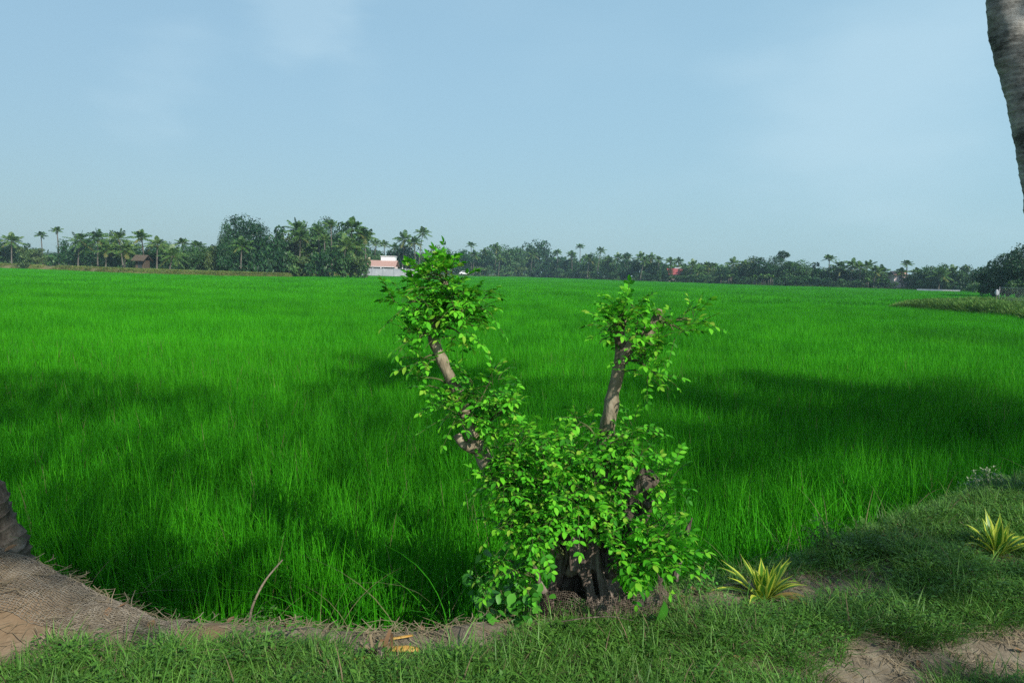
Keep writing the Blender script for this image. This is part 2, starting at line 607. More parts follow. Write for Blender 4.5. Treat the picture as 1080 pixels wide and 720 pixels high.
xs = list(np.arange(-4.2, 6.2, 0.045))
xs = [-v for v in grow(4.2, 0.05, 5000)][::-1] + xs + grow(xs[-1], 0.05, 5000)
ys = list(np.arange(1.2, 7.2, 0.04))
ys = [v for v in [-u for u in grow(-1.2, 0.05, 300)]][::-1] if False else ys
yb, stp, yy = [], 0.05, 1.2
while yy > -300:
    stp *= 1.25
    yy -= stp
    yb.append(yy)
ys = yb[::-1] + ys + grow(ys[-1], 0.05, 6000)
GX, GY = np.meshgrid(np.array(xs), np.array(ys))
GZ = height(GX, GY)
nx, ny = len(xs), len(ys)
me = bpy.data.meshes.new('ground')
V = np.stack([GX.ravel(), GY.ravel(), GZ.ravel()], 1)
ii = np.arange(nx * ny).reshape(ny, nx)
F = np.stack([ii[:-1, :-1].ravel(), ii[:-1, 1:].ravel(), ii[1:, 1:].ravel(), ii[1:, :-1].ravel()], 1)
me.vertices.add(len(V))
me.vertices.foreach_set('co', V.ravel())
me.loops.add(F.size)
me.loops.foreach_set('vertex_index', F.ravel().astype(np.int32))
me.polygons.add(len(F))
me.polygons.foreach_set('loop_start', np.arange(0, F.size, 4, dtype=np.int32))
me.polygons.foreach_set('use_smooth', np.ones(len(F), dtype=bool))
me.update(calc_edges=True)


def ground_mat():
    mt, t = newmat('bund_soil_and_mud')
    n = t.nodes.new
    geo = n('ShaderNodeNewGeometry')

    def noise(sc, det=5, rough=0.6):
        z = n('ShaderNodeTexNoise')
        z.inputs['Scale'].default_value = sc
        z.inputs['Detail'].default_value = det
        z.inputs['Roughness'].default_value = rough
        t.links.new(geo.outputs['Position'], z.inputs['Vector'])
        return z.outputs['Fac']

    def rng_(v, a, b):
        r = n('ShaderNodeMapRange')
        r.inputs['From Min'].default_value = a
        r.inputs['From Max'].default_value = b
        t.links.new(v, r.inputs['Value'])
        return r.outputs['Result']

    soil = ramp_colors(t, rng_(noise(9, 8, 0.7), 0.3, 0.7), [(0.085, 0.068, 0.048), (0.175, 0.146, 0.105), (0.275, 0.235, 0.175)])
    red = ramp_colors(t, rng_(noise(20, 6, 0.7), 0.3, 0.7), [(0.15, 0.095, 0.05), (0.25, 0.16, 0.09)])
    mixr = n('ShaderNodeMixRGB')
    vd = n('ShaderNodeVectorMath')
    vd.operation = 'DISTANCE'
    t.links.new(geo.outputs['Position'], vd.inputs[0])
    vd.inputs[1].default_value = tuple(onz(6, 676))
    nr = n('ShaderNodeMapRange')
    nr.inputs['From Min'].default_value = 0.34
    nr.inputs['From Max'].default_value = 0.12
    nr.inputs['To Max'].default_value = 0.65
    t.links.new(vd.outputs['Value'], nr.inputs['Value'])
    mxx = n('ShaderNodeMath')
    mxx.operation = 'MAXIMUM'
    t.links.new(nr.outputs['Result'], mxx.inputs[0])
    t.links.new(rng_(noise(1.3, 3), 0.6, 0.72), mxx.inputs[1])
    t.links.new(mxx.outputs[0], mixr.inputs['Fac'])
    t.links.new(soil, mixr.inputs['Color1'])
    t.links.new(red, mixr.inputs['Color2'])
    mud = ramp_colors(t, noise(5, 5), [(0.02, 0.018, 0.012), (0.05, 0.042, 0.028)])
    sep = n('ShaderNodeSeparateXYZ')
    t.links.new(geo.outputs['Position'], sep.inputs['Vector'])
    mixm = n('ShaderNodeMixRGB')
    t.links.new(rng_(sep.outputs['Z'], -0.4, -0.12), mixm.inputs['Fac'])
    t.links.new(mud, mixm.inputs['Color1'])
    t.links.new(mixr.outputs['Color'], mixm.inputs['Color2'])
    land = ramp_colors(t, noise(0.4, 4), [(0.03, 0.045, 0.015), (0.07, 0.09, 0.03)])
    mixl = n('ShaderNodeMixRGB')
    t.links.new(rng_(sep.outputs['Y'], 60, 110), mixl.inputs['Fac'])
    t.links.new(mixm.outputs['Color'], mixl.inputs['Color1'])
    t.links.new(land, mixl.inputs['Color2'])
    mixm = mixl
    p = n('ShaderNodeBsdfPrincipled')
    p.inputs['Roughness'].default_value = 0.9
    p.inputs['Specular IOR Level'].default_value = 0.15
    t.links.new(mixm.outputs['Color'], p.inputs['Base Color'])
    b = n('ShaderNodeBump')
    b.inputs['Strength'].default_value = 0.7
    b.inputs['Distance'].default_value = 0.015
    t.links.new(noise(45, 6, 0.7), b.inputs['Height'])
    t.links.new(b.outputs['Normal'], p.inputs['Normal'])
    o = n('ShaderNodeOutputMaterial')
    t.links.new(p.outputs[0], o.inputs['Surface'])
    return mt


me.materials.append(ground_mat())
ground = bpy.data.objects.new('ground', me)
COL.objects.link(ground)
tag(ground, kind='structure')


# ------------------------------------------------------------------ scattering of uncountable plants
def scatter(name, pts, rots, scl, idx, templates):
    """one object of points; a geometry-nodes modifier puts a template plant on each point"""
    c = bpy.data.collections.new(name + '_kinds')
    for k, mesh_ in enumerate(templates):
        c.objects.link(bpy.data.objects.new('%s_kind_%02d' % (name, k), mesh_))
    me = bpy.data.meshes.new(name)
    n = len(pts)
    me.vertices.add(n)
    me.vertices.foreach_set('co', np.asarray(pts, dtype=np.float32).ravel())
    a = me.attributes.new('rot', 'FLOAT_VECTOR', 'POINT')
    a.data.foreach_set('vector', np.asarray(rots, dtype=np.float32).ravel())
    a = me.attributes.new('scl', 'FLOAT_VECTOR', 'POINT')
    a.data.foreach_set('vector', np.asarray(scl, dtype=np.float32).ravel())
    a = me.attributes.new('idx', 'INT', 'POINT')
    a.data.foreach_set('value', np.asarray(idx, dtype=np.int32))
    me.update()
    o = bpy.data.objects.new(name, me)
    COL.objects.link(o)
    g = bpy.data.node_groups.new(name + '_nodes', 'GeometryNodeTree')
    g.interface.new_socket('Geometry', in_out='INPUT', socket_type='NodeSocketGeometry')
    g.interface.new_socket('Geometry', in_out='OUTPUT', socket_type='NodeSocketGeometry')
    gi, go = g.nodes.new('NodeGroupInput'), g.nodes.new('NodeGroupOutput')
    ci = g.nodes.new('GeometryNodeCollectionInfo')
    ci.inputs['Collection'].default_value = c
    ci.inputs['Separate Children'].default_value = True
    ci.inputs['Reset Children'].default_value = True
    ip = g.nodes.new('GeometryNodeInstanceOnPoints')
    ip.inputs['Pick Instance'].default_value = True

    def attr(nm, ty):
        q = g.nodes.new('GeometryNodeInputNamedAttribute')
        q.data_type = ty
        q.inputs['Name'].default_value = nm
        return [s for s in q.outputs if s.enabled and s.name == 'Attribute'][0]
    er = g.nodes.new('FunctionNodeEulerToRotation')
    l = g.links.new
    l(attr('rot', 'FLOAT_VECTOR'), er.inputs[0])
    l(gi.outputs[0], ip.inputs['Points'])
    l(ci.outputs[0], ip.inputs['Instance'])
    l(attr('idx', 'INT'), ip.inputs['Instance Index'])
    l(er.outputs[0], ip.inputs['Rotation'])
    l(attr('scl', 'FLOAT_VECTOR'), ip.inputs['Scale'])
    l(ip.outputs[0], go.inputs[0])
    md = o.modifiers.new('scatter', 'NODES')
    md.node_group = g
    return tag(o, kind='stuff')


def blade(mb, base, az, h, lean, curl, wd, segs=4, mi=0, twist=None):
    """an arching grass blade"""
    out = Vector((math.cos(az), math.sin(az), 0))
    ta = az + math.pi / 2 + (random.uniform(-0.9, 0.9) if twist is None else twist)
    side = Vector((math.cos(ta), math.sin(ta), 0))
    pts, ws = [], []
    for i in range(segs + 1):
        t = i / segs
        hor = lean * t + curl * t ** 2.6
        pts.append(base + out * (hor * h) + Vector((0, 0, h * (t - 0.42 * curl * t ** 3))))
        ws.append(wd * 0.5 * (0.75 + 0.5 * t if t < 0.5 else 2.0 * (1 - t) * 0.98 + 0.02))
    mb.strip(pts, ws, side, mi)


def rice_hill(nb, segs, wd, hgt, rad, dry=0.0):
    mb = MB()
    for _ in range(nb):
        az = random.uniform(0, 2 * math.pi)
        r = rad * math.sqrt(random.random())
        b = Vector((r * math.cos(az), r * math.sin(az), 0))
        a2 = az + random.uniform(-0.8, 0.8)
        h = hgt * random.uniform(0.74, 1.05)
        blade(mb, b, a2, h, random.uniform(0.02, 0.17), random.choice((0.04, 0.1, 0.16, 0.28, 0.45)), wd * random.uniform(0.7, 1.2), segs,
              1 if random.random() < dry else 0)
    return mb.mesh('rice_hill', [M['rice'], M['rice_dry']])


def rice_patch(size, step, nb, segs, wd, hgt):
    mb = MB()
    k = int(size / step)
    for i in range(k):
        for j in range(k):
            cx_ = (i + random.random()) * step - size / 2
            cy_ = (j + random.random()) * step - size / 2
            hh = hgt * random.uniform(0.86, 1.06)
            for _ in range(nb):
                az = random.uniform(0, 2 * math.pi)
                r = random.uniform(0, step * 0.35)
                blade(mb, Vector((cx_ + r * math.cos(az), cy_ + r * math.sin(az), 0)), az, hh * random.uniform(0.7, 1.05),
                      random.uniform(0.02, 0.22), random.choice((0.05, 0.15, 0.3, 0.5)), wd, segs)
    return mb.mesh('rice_patch', [M['rice']])


# right-hand grassy bank that juts into the field
BKP = [938, 946, 960, 1000, 1050, 1080, 1180, 1400]
BKY = [onz(a, b, 0.1).y for a, b in ((938, 320.5), (946, 321), (960, 321.5), (1000, 324), (1050, 328.5), (1080, 332), (1180, 345), (1400, 380))]
BKW = [0.2, 1.0, 6.0, 13.0, 26.0, 30.0, 34.0, 40.0]      # depth of the bank
BKH = [0.05, 0.5, 0.75, 0.95, 1.0, 1.0, 1.0, 1.0]


def px_of(x, y):
    return CX + FPX * np.asarray(x) / np.maximum(np.asarray(y), 1e-3)


def in_bank(x, y):
    p = px_of(x, y)
    f = np.interp(p, BKP, BKY)
    return (p > 938) & (y > f) & (y < f + np.interp(p, BKP, BKW))


def field_points(y0, y1, step, jit=0.5):
    P = []
    for yy in np.arange(y0, y1, step):
        wdt = SIDE * yy + 1.5
        xx = np.arange(-wdt, wdt, step)
        x = xx + rng.uniform(-jit, jit, len(xx)) * step
        y = yy + rng.uniform(-jit, jit, len(xx)) * step
        P.append(np.stack([x, y], 1))
    P = np.concatenate(P)
    keep = (P[:, 1] > edge_y(P[:, 0]) + 0.48) & (P[:, 1] < field_far(P[:, 0], P[:, 1])) & ~in_bank(P[:, 0], P[:, 1])
    return P[keep]


def put_rice(name, P, templates, smin, smax, quarter=False):
    n = len(P)
    z = height(P[:, 0], P[:, 1]) if P[:, 1].min() < 10 else np.full(n, MUD)
    rots = np.zeros((n, 3))
    rots[:, 2] = rng.integers(0, 4, n) * (math.pi / 2) + (0 if quarter else rng.uniform(0, 6.28, n))
    if not quarter:
        rots[:, :2] = rng.normal(0, 0.05, (n, 2))
    s = rng.uniform(smin, smax, n) * (0.92 + 0.18 * vnoise(P[:, 0], P[:, 1], 0.35, 6))
    scl = np.stack([np.ones(n), np.ones(n), s], 1) if quarter else np.stack([s, s, s], 1)
    return scatter(name, np.stack([P[:, 0], P[:, 1], z], 1), rots, scl, rng.integers(0, len(templates), n), templates)


P1 = field_points(2.5, 15, 0.125)
g = vnoise(P1[:, 0], P1[:, 1], 1.5, 8)
P1 = P1[(g > 0.2) | (rng.random(len(P1)) < 0.45)]
g = (P1[:, 1] - edge_y(P1[:, 0])) - 0.46
P1 = P1[(g > 0.5 * vnoise(P1[:, 0], P1[:, 1], 2.3, 18)) | (rng.random(len(P1)) < 0.3)]
put_rice('rice_crop', P1, [rice_hill(34, 5, 0.0074, RICE_H, 0.055, 0.012) for _ in range(8)], 0.82, 1.12)
P2 = field_points(15, 48, 1.0, 0.1)
put_rice('rice_crop', P2, [rice_patch(1.15, 0.12, 10, 3, 0.0085, RICE_H) for _ in range(5)], 0.9, 1.05, True)
P3 = field_points(48, 340, 4.0, 0.1)
put_rice('rice_crop', P3, [rice_patch(4.4, 0.24, 6, 2, 0.026, RICE_H) for _ in range(4)], 0.92, 1.04, True)

# front row of the crop: longer arching blades, some dry, over the edge of the bund
def arch_tuft(n, h0, h1_, dry):
    mb = MB()
    for _ in range(n):
        az = random.uniform(0, 6.28)
        blade(mb, rv(0.02) * Vector((1, 1, 0)), az, random.uniform(h0, h1_), random.uniform(0.1, 0.45), random.uniform(0.4, 1.0), random.uniform(0.003, 0.006), 8,
              1 if random.random() < dry else 0, twist=random.uniform(-0.3, 0.3))
    return mb.mesh('arching_grass', [M['rice'], M['rice_dry']])


n = 110
x = rng.uniform(-3.3, 5.6, n)
y = edge_y(x) + rng.uniform(0.12, 0.6, n)
pts = np.stack([x, y, height(x, y)], 1)
s = rng.uniform(0.7, 1.15, n)
scatter('tall_grass', pts, np.stack([np.zeros(n), np.zeros(n), rng.uniform(0, 6.28, n)], 1), np.stack([s, s, s], 1), rng.integers(0, 5, n),
        [arch_tuft(random.randint(5, 10), 0.3, 0.62, 0.35) for _ in range(5)])


# ------------------------------------------------------------------ grass and litter on the bund
def grass_tuft(n, h0, h1_, rad, wd, dry=0.06):
    mb = MB()
    for _ in range(n):
        az = random.uniform(0, 6.28)
        r = rad * math.sqrt(random.random())
        blade(mb, Vector((r * math.cos(az), r * math.sin(az), -0.005)), az + random.uniform(-1.2, 1.2), random.uniform(h0, h1_), random.uniform(0.1, 0.7),
              random.uniform(0.1, 0.95), wd * random.uniform(0.7, 1.3), 4, 1 if random.random() < dry else 0)
    return mb.mesh('grass_tuft', [M['grass'], M['straw']])


def weed_tuft(n, rad):
    mb = MB()
    for _ in range(n):
        az = random.uniform(0, 6.28)
        r = rad * math.sqrt(random.random())
        top = Vector((r * math.cos(az), r * math.sin(az), random.uniform(0.015, 0.075)))
        d = Vector((math.cos(az + random.uniform(-1, 1)), math.sin(az + random.uniform(-1, 1)), random.uniform(-0.1, 0.6)))
        ln = random.uniform(0.012, 0.025)
        mb.leaf(top, d, Vector((0, 0, 1)), ln, ln * random.uniform(0.35, 0.6), 0.2, 0.3)
        if random.random() < 0.3:
            mb.strip([Vector((top.x * 0.6, top.y * 0.6, 0)), top], [0.0012, 0.0009], Vector((1, 0, 0)))
    return mb.mesh('weed_tuft', [M['weed']])


def poly_dist_px(px, py, line):
    """distance in pixels of the photo from a polyline (used to lay out the worn strips found in it)"""
    best = np.full(len(px), 1e9)
    for (x0, y0), (x1, y1) in zip(line[:-1], line[1:]):
        vx, vy = x1 - x0, y1 - y0
        t = np.clip(((px - x0) * vx + (py - y0) * vy) / (vx * vx + vy * vy), 0, 1)
        best = np.minimum(best, np.hypot(px - x0 - t * vx, py - y0 - t * vy))
    return best


def cover_density(x, y):
    """how much grass grows at a point of the bund (0..1): bare where people walk, under the netting and along the dry rim"""
    d = np.ones(len(x))
    z = height(x, y)
    P = [proj(a, b, c) for a, b, c in zip(x, y, z)]
    px = np.array([p[0] for p in P])
    py = np.array([p[1] for p in P])
    nz = vnoise(x, y, 4, 11)
    strip_ = poly_dist_px(px, py, [(90, 640), (200, 662), (330, 672), (470, 668), (570, 650)])
    d *= ss(12, 27, strip_ + (nz - 0.5) * 20)
    d *= ss(0.95, 1.35, np.hypot((x - PALM_L.x - 0.35) / 1.25, (y - PALM_L.y + 0.02) / 0.36) + (nz - 0.5) * 0.35)      # under the coir net
    d *= ss(0.9, 1.3, np.hypot((px - 402) / 46, (py - 686) / 18) + (nz - 0.5) * 0.5)
    d *= ss(0.9, 1.25, np.hypot((px - 628) / 64, (py - 636) / 24) + (nz - 0.5) * 0.4)
    d *= ss(0.7, 1.2, np.hypot((px - 806) / 42, (py - 630) / 17) + (nz - 0.5) * 0.5)
    d *= ss(0.7, 1.2, np.hypot((px - 1051) / 26, (py - 592) / 10) + (nz - 0.5) * 0.5)
    d *= ss(14, 34, np.hypot((px - 930), (py - 745) * 0.9) / 1.0 - 62 + (nz - 0.5) * 40 + 14)
    d *= ss(10, 40, poly_dist_px(px, py, [(960, 712), (1100, 690), (1300, 700)]) + (nz - 0.5) * 34 - 6)
    d *= ss(5, 35, poly_dist_px(px, py, [(-60, 690), (22, 672)]) - 14 + (nz - 0.5) * 20)
    d *= np.maximum(0.15, ss(8, 30, poly_dist_px(px, py, [(690, 640), (760, 632), (850, 622), (930, 612)]) + (nz - 0.5) * 16))
    d *= np.maximum(0.1, ss(6, 16, poly_dist_px(px, py, [(-40, 628), (60, 632), (130, 650), (210, 662)]) - 14))
    d *= 0.35 + 0.65 * ss(0.25, 0.55, vnoise(x, y, 2.2, 12) * 0.6 + vnoise(x, y, 7, 13) * 0.4)
    d *= 1 - ss(0.15, 0.42, y - edge_y(x))
    return d


def bank_points(n, xlim=(-3.6, 5.8), ylim=(1.7, 6.4)):
    x = rng.uniform(*xlim, n)
    y = rng.uniform(*ylim, n)
    k = (y < edge_y(x) + 0.4) & (np.abs(x) < 0.92 * y + 0.6)
    x, y = x[k], y[k]
    k = rng.random(len(x)) < cover_density(x, y)
    return x[k], y[k]


def put_cover(name, xy, templates, s0, s1):
    x, y = xy
    n = len(x)
    s = rng.uniform(s0, s1, n)
    scatter(name, np.stack([x, y, height(x, y) - 0.004], 1), np.stack([rng.normal(0, .12, n), rng.normal(0, .12, n), rng.uniform(0, 6.28, n)], 1),
            np.stack([s, s, s], 1), rng.integers(0, len(templates), n), templates)


put_cover('bund_grass', bank_points(75000), [grass_tuft(22, 0.03, 0.10, 0.05, 0.0032) for _ in range(6)], 0.6, 1.25)
put_cover('bund_grass', bank_points(6000), [grass_tuft(16, 0.07, 0.17, 0.045, 0.004) for _ in range(5)], 0.6, 1.2)
put_cover('ground_cover', bank_points(11000), [weed_tuft(26, 0.06) for _ in range(5)], 0.7, 1.3)

# dry litter: straw, twigs and fallen leaves
def litter(kind):
    mb = MB()
    if kind == 0:
        for _ in range(7):
            a = random.uniform(0, 6.28)
            p = Vector((random.uniform(-.05, .05), random.uniform(-.05, .05), random.uniform(0.002, 0.014)))
            d = Vector((math.cos(a), math.sin(a), random.uniform(-.1, .2))) * random.uniform(0.02, 0.07)
            c = Vector((-d.y, d.x, 0)) * random.uniform(-.3, .3)
            mb.strip([p - d, p + c, p + d], [0.0012, 0.0016, 0.0008], Vector((-math.sin(a), math.cos(a), 0)))
    else:
        mb.leaf(Vector((0, 0, 0.006)), Vector((1, 0, 0.1)), Vector((0, 0, 1)), 0.045, 0.024, -0.2, 0.5)
    return mb.mesh('litter', [M['straw'] if kind == 0 else M['deadleaf']])


n = 9000
x = rng.uniform(-3.6, 5.5, n)
y = rng.uniform(1.7, 6.0, n)
k = (y < edge_y(x) + 0.35) & (np.abs(x) < 0.92 * y + 0.6)
x, y = x[k], y[k]
k = rng.random(len(x)) < (1.0 - 0.75 * cover_density(x, y))
x, y = x[k], y[k]
n = len(x)
s = rng.uniform(0.6, 1.4, n)
scatter('straw_litter', np.stack([x, y, height(x, y)], 1), np.stack([rng.normal(0, .1, n), rng.normal(0, .1, n), rng.uniform(0, 6.28, n)], 1), np.stack([s, s, s], 1),
        np.where(rng.random(n) < 0.93, rng.integers(0, 4, n), 4), [litter(0) for _ in range(4)] + [litter(1)])


# ------------------------------------------------------------------ the pruned tree on the bund
SY = 3.2


def pt(px, py, dy=0.0):
    return at(px, py, SY + dy)


tb = pt(618, 632)
tree = thing('pruned_tree', 'pruned tree with two bare stub branches and leafy shoots on a hollow rotten stump', 'tree', (tb.x, tb.y, 0))
T0 = Vector((tb.x, tb.y, 0))


def stump_mesh():
    """hollow, split and rotten: a fluted shell with an opening on one side"""
    H, nt_, nz_ = 0.46, 120, 46
    vs, fs = [], []
    top = []
    for k in range(nt_):
        a = 2 * math.pi * k / nt_
        top.append(0.62 + 0.30 * (0.5 + 0.5 * math.cos(a - R(255))) + 0.26 * mnoise.noise((math.cos(a) * 3.1, math.sin(a) * 3.1, 3)) + 0.10 * mnoise.noise((math.cos(a) * 11, math.sin(a) * 11, 1)))
    for i in range(nz_):
        for k in range(nt_):
            a = 2 * math.pi * k / nt_
            z = i / (nz_ - 1) * H * top[k]
            ca, sa = math.cos(a), math.sin(a)
            r = 0.085 + 0.10 * math.exp(-z / 0.12)
            r *= 1 + 0.28 * mnoise.noise((ca * 2.2, sa * 2.2, z * 1.5)) + 0.16 * mnoise.noise((ca * 6, sa * 6, z * 3)) + 0.09 * mnoise.noise((ca * 16, sa * 16, z * 6))
            vs.append((r * ca * 1.25 - 0.10 * z, r * sa * 0.95, z - 0.04))
    for i in range(nz_ - 1):
        for k in range(nt_):
            k2 = (k + 1) % nt_
            a = 2 * math.pi * k / nt_
            zz = (i + 0.5) / nz_ * H * top[k]
            da = (a - R(226) + math.pi) % (2 * math.pi) - math.pi
            hole = (da / 0.80) ** 2 + ((zz - 0.12) / 0.155) ** 2 < 1 + 0.5 * mnoise.noise((a * 5, zz * 22, 0))
            db = (a - R(292) + math.pi) % (2 * math.pi) - math.pi
            hole = hole or ((db + 0.25 * (zz - 0.12)) / 0.10) ** 2 + ((zz - 0.18) / 0.07) ** 2 < 1
            dc = (a - R(318) + math.pi) % (2 * math.pi) - math.pi
            hole = hole or (dc / 0.14) ** 2 + ((zz - 0.10) / 0.04) ** 2 < 1
            if not hole:
                fs.append((i * nt_ + k, i * nt_ + k2, (i + 1) * nt_ + k2, (i + 1) * nt_ + k))
    mb = MB()
    mb.add(vs, fs)
    return mb


st = stump_mesh().build('stump', M['deadwood'], tree)
sm = st.modifiers.new('thickness', 'SOLIDIFY')
sm.thickness = 0.018
sm.offset = -1


def tree_tube(name, pxs, radii_px, dys, mat, n=40, sides=14, rnd=0.35, label=None):
    pts = [pt(p[0], p[1], dy) - T0 for p, dy in zip(pxs, dys)]
    mb = MB()
    mpp = SY / FPX
    mb.tube(spline(pts, n), [r * mpp for r in lerp_list(radii_px, n)], sides, rnd=rnd, nfreq=16)
    o = mb.build(name, mat, tree)
    if label: o['label'] = label
    return o


br_l = tree_tube('branch', [(606, 600), (575, 560), (540, 520), (513, 488), (499, 458), (485, 420), (468, 384), (457, 352), (461, 322), (470, 296)],
                 [11, 10, 9.5, 9, 8, 7, 6.6, 6, 5.2, 4], [0.03, .02, 0, -.02, -.02, -.03, -.03, -.02, 0, 0], M['bark'], n=70, label='longer bare branch leaning toward the white house')
br_r = tree_tube('branch', [(628, 600), (630, 555), (633, 500), (640, 455), (647, 414), (655, 380), (668, 362), (684, 350), (697, 327)],
                 [11, 9.5, 9, 8.5, 7.3, 6.8, 6.8, 6, 5], [.05, .06, .05, .04, .03, .02, 0, -.01, 0], M['bark'], n=60, label='shorter branch forking near its cut top')
tree_tube('fork', [(655, 384), (655, 366), (653, 350), (656, 336)], [8, 7, 6, 5], [.02, .03, .03, .03], M['bark'], n=16)
tree_tube('cut_stub', [(508, 476), (498, 473), (488, 468), (482, 458)], [6, 5.5, 4.5, 4], [-.02, -.04, -.06, -.06], M['bark'], n=14, sides=10)


def hollow_stub(pxs, rpx, dys):
    """a sawn-off stub with a rim and a rotten core"""
    pts = [pt(p[0], p[1], dy) - T0 for p, dy in zip(pxs, dys)]
    mpp = SY / FPX
    n = 14
    c = spline(pts, n)
    rad = [r * mpp for r in lerp_list(rpx, n)]
    e = c[-1]
    d = (c[-1] - c[-2]).normalized()
    c2 = c + [e + d * 0.002, e - d * 0.02, e - d * 0.05]
    rad2 = rad + [rad[-1] * 0.72, rad[-1] * 0.58, rad[-1] * 0.4]
    mb = MB()
    mb.tube(c2, rad2, 14, rnd=0.35, nfreq=20)
    o = mb.build('cut_stub', M['deadwood'], tree)
    return o


hollow_stub([(640, 590), (655, 550), (670, 525), (686, 500)], [14, 12, 10.5, 10.5], [.05, 0, -.05, -.10])
hollow_stub([(640, 600), (652, 575), (662, 556), (668, 546)], [13, 11, 10, 10.5], [.02, -.04, -.1, -.14])
hollow_stub([(650, 600), (668, 565), (680, 540), (685, 528)], [9, 7, 6, 5.5], [.05, -.02, -.08, -.12])
tree_tube('cut_stub', [(575, 625), (568, 612), (563, 596)], [5, 4, 3], [-.02, -.04, -.05], M['deadwood'], n=8, sides=8)


def compound_leaf(mb, base, d, length, pairs, ll):
    """a pinnate leaf: a thin drooping stalk with paired oval leaflets and one at the tip"""
    d = d.normalized()
    up = Vector((0, 0, 1))
    s = d.cross(up)
    if s.length < 0.05: s = Vector((1, 0, 0))
    s.normalize()
    nrm = s.cross(d).normalized()
    roll = random.uniform(-0.5, 0.5)
    s, nrm = s * math.cos(roll) + nrm * math.sin(roll), nrm * math.cos(roll) - s * math.sin(roll)
    droop = random.uniform(0.05, 0.38)
    pts = [base + d * (length * t) - up * (droop * length * t * t) for t in (0, .25, .5, .75, 1)]
    mb.strip(pts, [0.0016, 0.0014, 0.0012, 0.001, 0.0008], s, 1)
    mb.strip(pts, [0.0016, 0.0014, 0.0012, 0.001, 0.0008], nrm, 1)
    for i in range(pairs):
        t = 0.28 + 0.66 * i / max(pairs - 1, 1)
        p = base + d * (length * t) - up * (droop * length * t * t)
        tang = (d - up * (2 * droop * t)).normalized()
        l = ll * (0.75 + 0.4 * math.sin(math.pi * (0.25 + 0.6 * t))) * random.uniform(0.85, 1.12)
        for sg in (-1, 1):
            ld_ = (s * sg * 0.9 + tang * 0.55 + nrm * random.uniform(-0.25, 0.3)).normalized()
            mb.leaf(p, ld_, nrm + rv(0.25), l, l * random.uniform(0.5, 0.62), random.uniform(0.05, 0.35), random.uniform(0.1, 0.4))
    tang = (d - up * (2 * droop)).normalized()
    mb.leaf(pts[-1], tang, nrm + rv(0.2), ll * 1.15, ll * 0.62, 0.2, 0.25)


def leaf_cluster(anchor, cen, rad, n, ll=0.032, length=(0.08, 0.155), ysc=0.8, upb=0.3, shoots=4):
    """leafy shoots from ANCHOR filling an ellipsoid round CEN (photo pixels + depth offset)"""
    A = pt(*anchor) - T0
    C_ = pt(*cen) - T0
    mpp = SY / FPX
    rx, rz = rad[0] * mpp, rad[1] * mpp
    ry = ysc * (rx + rz) / 2
    mb = MB()
    tips = []
    for k in range(shoots):
        q = rv(1)
        q.normalize()
        q *= random.uniform(0.35, 0.8)
        tip = C_ + Vector((q.x * rx, q.y * ry, q.z * rz + 0.15 * rz))
        mid = A.lerp(tip, 0.5) + rv(0.02) + Vector((0, 0, 0.02))
        c = spline([A, mid, tip], 10)
        mb.tube(c, lerp_list([0.006, 0.0025], 10), 5, mi=1, cap=False)
        tips.append(c)
    for i in range(int(n * 1.8)):
        if i % 3 == 0 and tips:
            c = random.choice(tips)
            b = c[random.randint(4, 9)].copy()
        else:
            q = rv(1)
            while q.length > 1: q = rv(1)
            b = C_ + Vector((q.x * rx, q.y * ry, q.z * rz)) * 0.72
        o = b - C_
        o = Vector((o.x / rx, o.y / ry, o.z / rz))
        d = o * 0.9 + rv(0.7) + Vector((0, -0.15, upb))
        if d.length < 0.1: d = Vector((0, -1, 0.2))
        ln_ = random.uniform(*length)
        q = T0 + b + d.normalized() * (ln_ * 0.7)
        qx, qy = proj(q.x, q.y, q.z - 0.02)
        if 580 < qx < 648 and qy > 574 and q.y < SY + 0.25: continue      # the rotten foot stays bare
        compound_leaf(mb, b, d, ln_, random.choice((2, 3, 3, 4)), ll * random.uniform(0.75, 1.15))
    return mb.build('leaf_cluster', [M['shrub_leaf'], M['twig']], tree)


leaf_cluster((470, 300), (463, 304, -.02), (46, 30), 46, shoots=6)
leaf_cluster((462, 322), (432, 316, -.05), (26, 24), 20, shoots=4)
leaf_cluster((462, 322), (497, 322, -.03), (28, 26), 24, shoots=4)
leaf_cluster((458, 345), (450, 350, -.08), (26, 22), 18)
leaf_cluster((458, 345), (482, 345, -.06), (24, 18), 14)
leaf_cluster((465, 375), (447, 380, -.07), (14, 12), 7, length=(.06, .12), shoots=2)
leaf_cluster((484, 420), (447, 404, -.04), (13, 9), 5, ll=0.03, length=(.05, .09), shoots=2)
leaf_cluster((484, 420), (468, 422, -.03), (20, 16), 10, shoots=3)
leaf_cluster((492, 440), (483, 432, -.12), (20, 14), 10, shoots=2)
leaf_cluster((495, 450), (518, 412, -.06), (30, 30), 30, shoots=5)
leaf_cluster((500, 460), (528, 440, -.06), (30, 22), 24)
leaf_cluster((530, 510), (552, 470, -.08), (38, 30), 38, shoots=5)
leaf_cluster((540, 520), (540, 506, -.14), (34, 28), 34, shoots=5)
leaf_cluster((600, 560), (598, 478, -.04), (38, 30), 40, shoots=6)
leaf_cluster((600, 580), (590, 520, -.14), (46, 36), 56, shoots=6)
leaf_cluster((560, 560), (545, 548, -.14), (34, 30), 34, shoots=5)
leaf_cluster((600, 590), (570, 565, -.2), (24, 22), 18)
leaf_cluster((630, 560), (632, 515, -.10), (40, 36), 46, shoots=6)
leaf_cluster((634, 500), (668, 458, -.02), (26, 28), 26, shoots=5)
leaf_cluster((640, 540), (670, 495, -.06), (26, 22), 20)
leaf_cluster((680, 520), (702, 512, -.06), (16, 26), 18, shoots=3)
leaf_cluster((645, 580), (652, 560, -.14), (26, 26), 22)
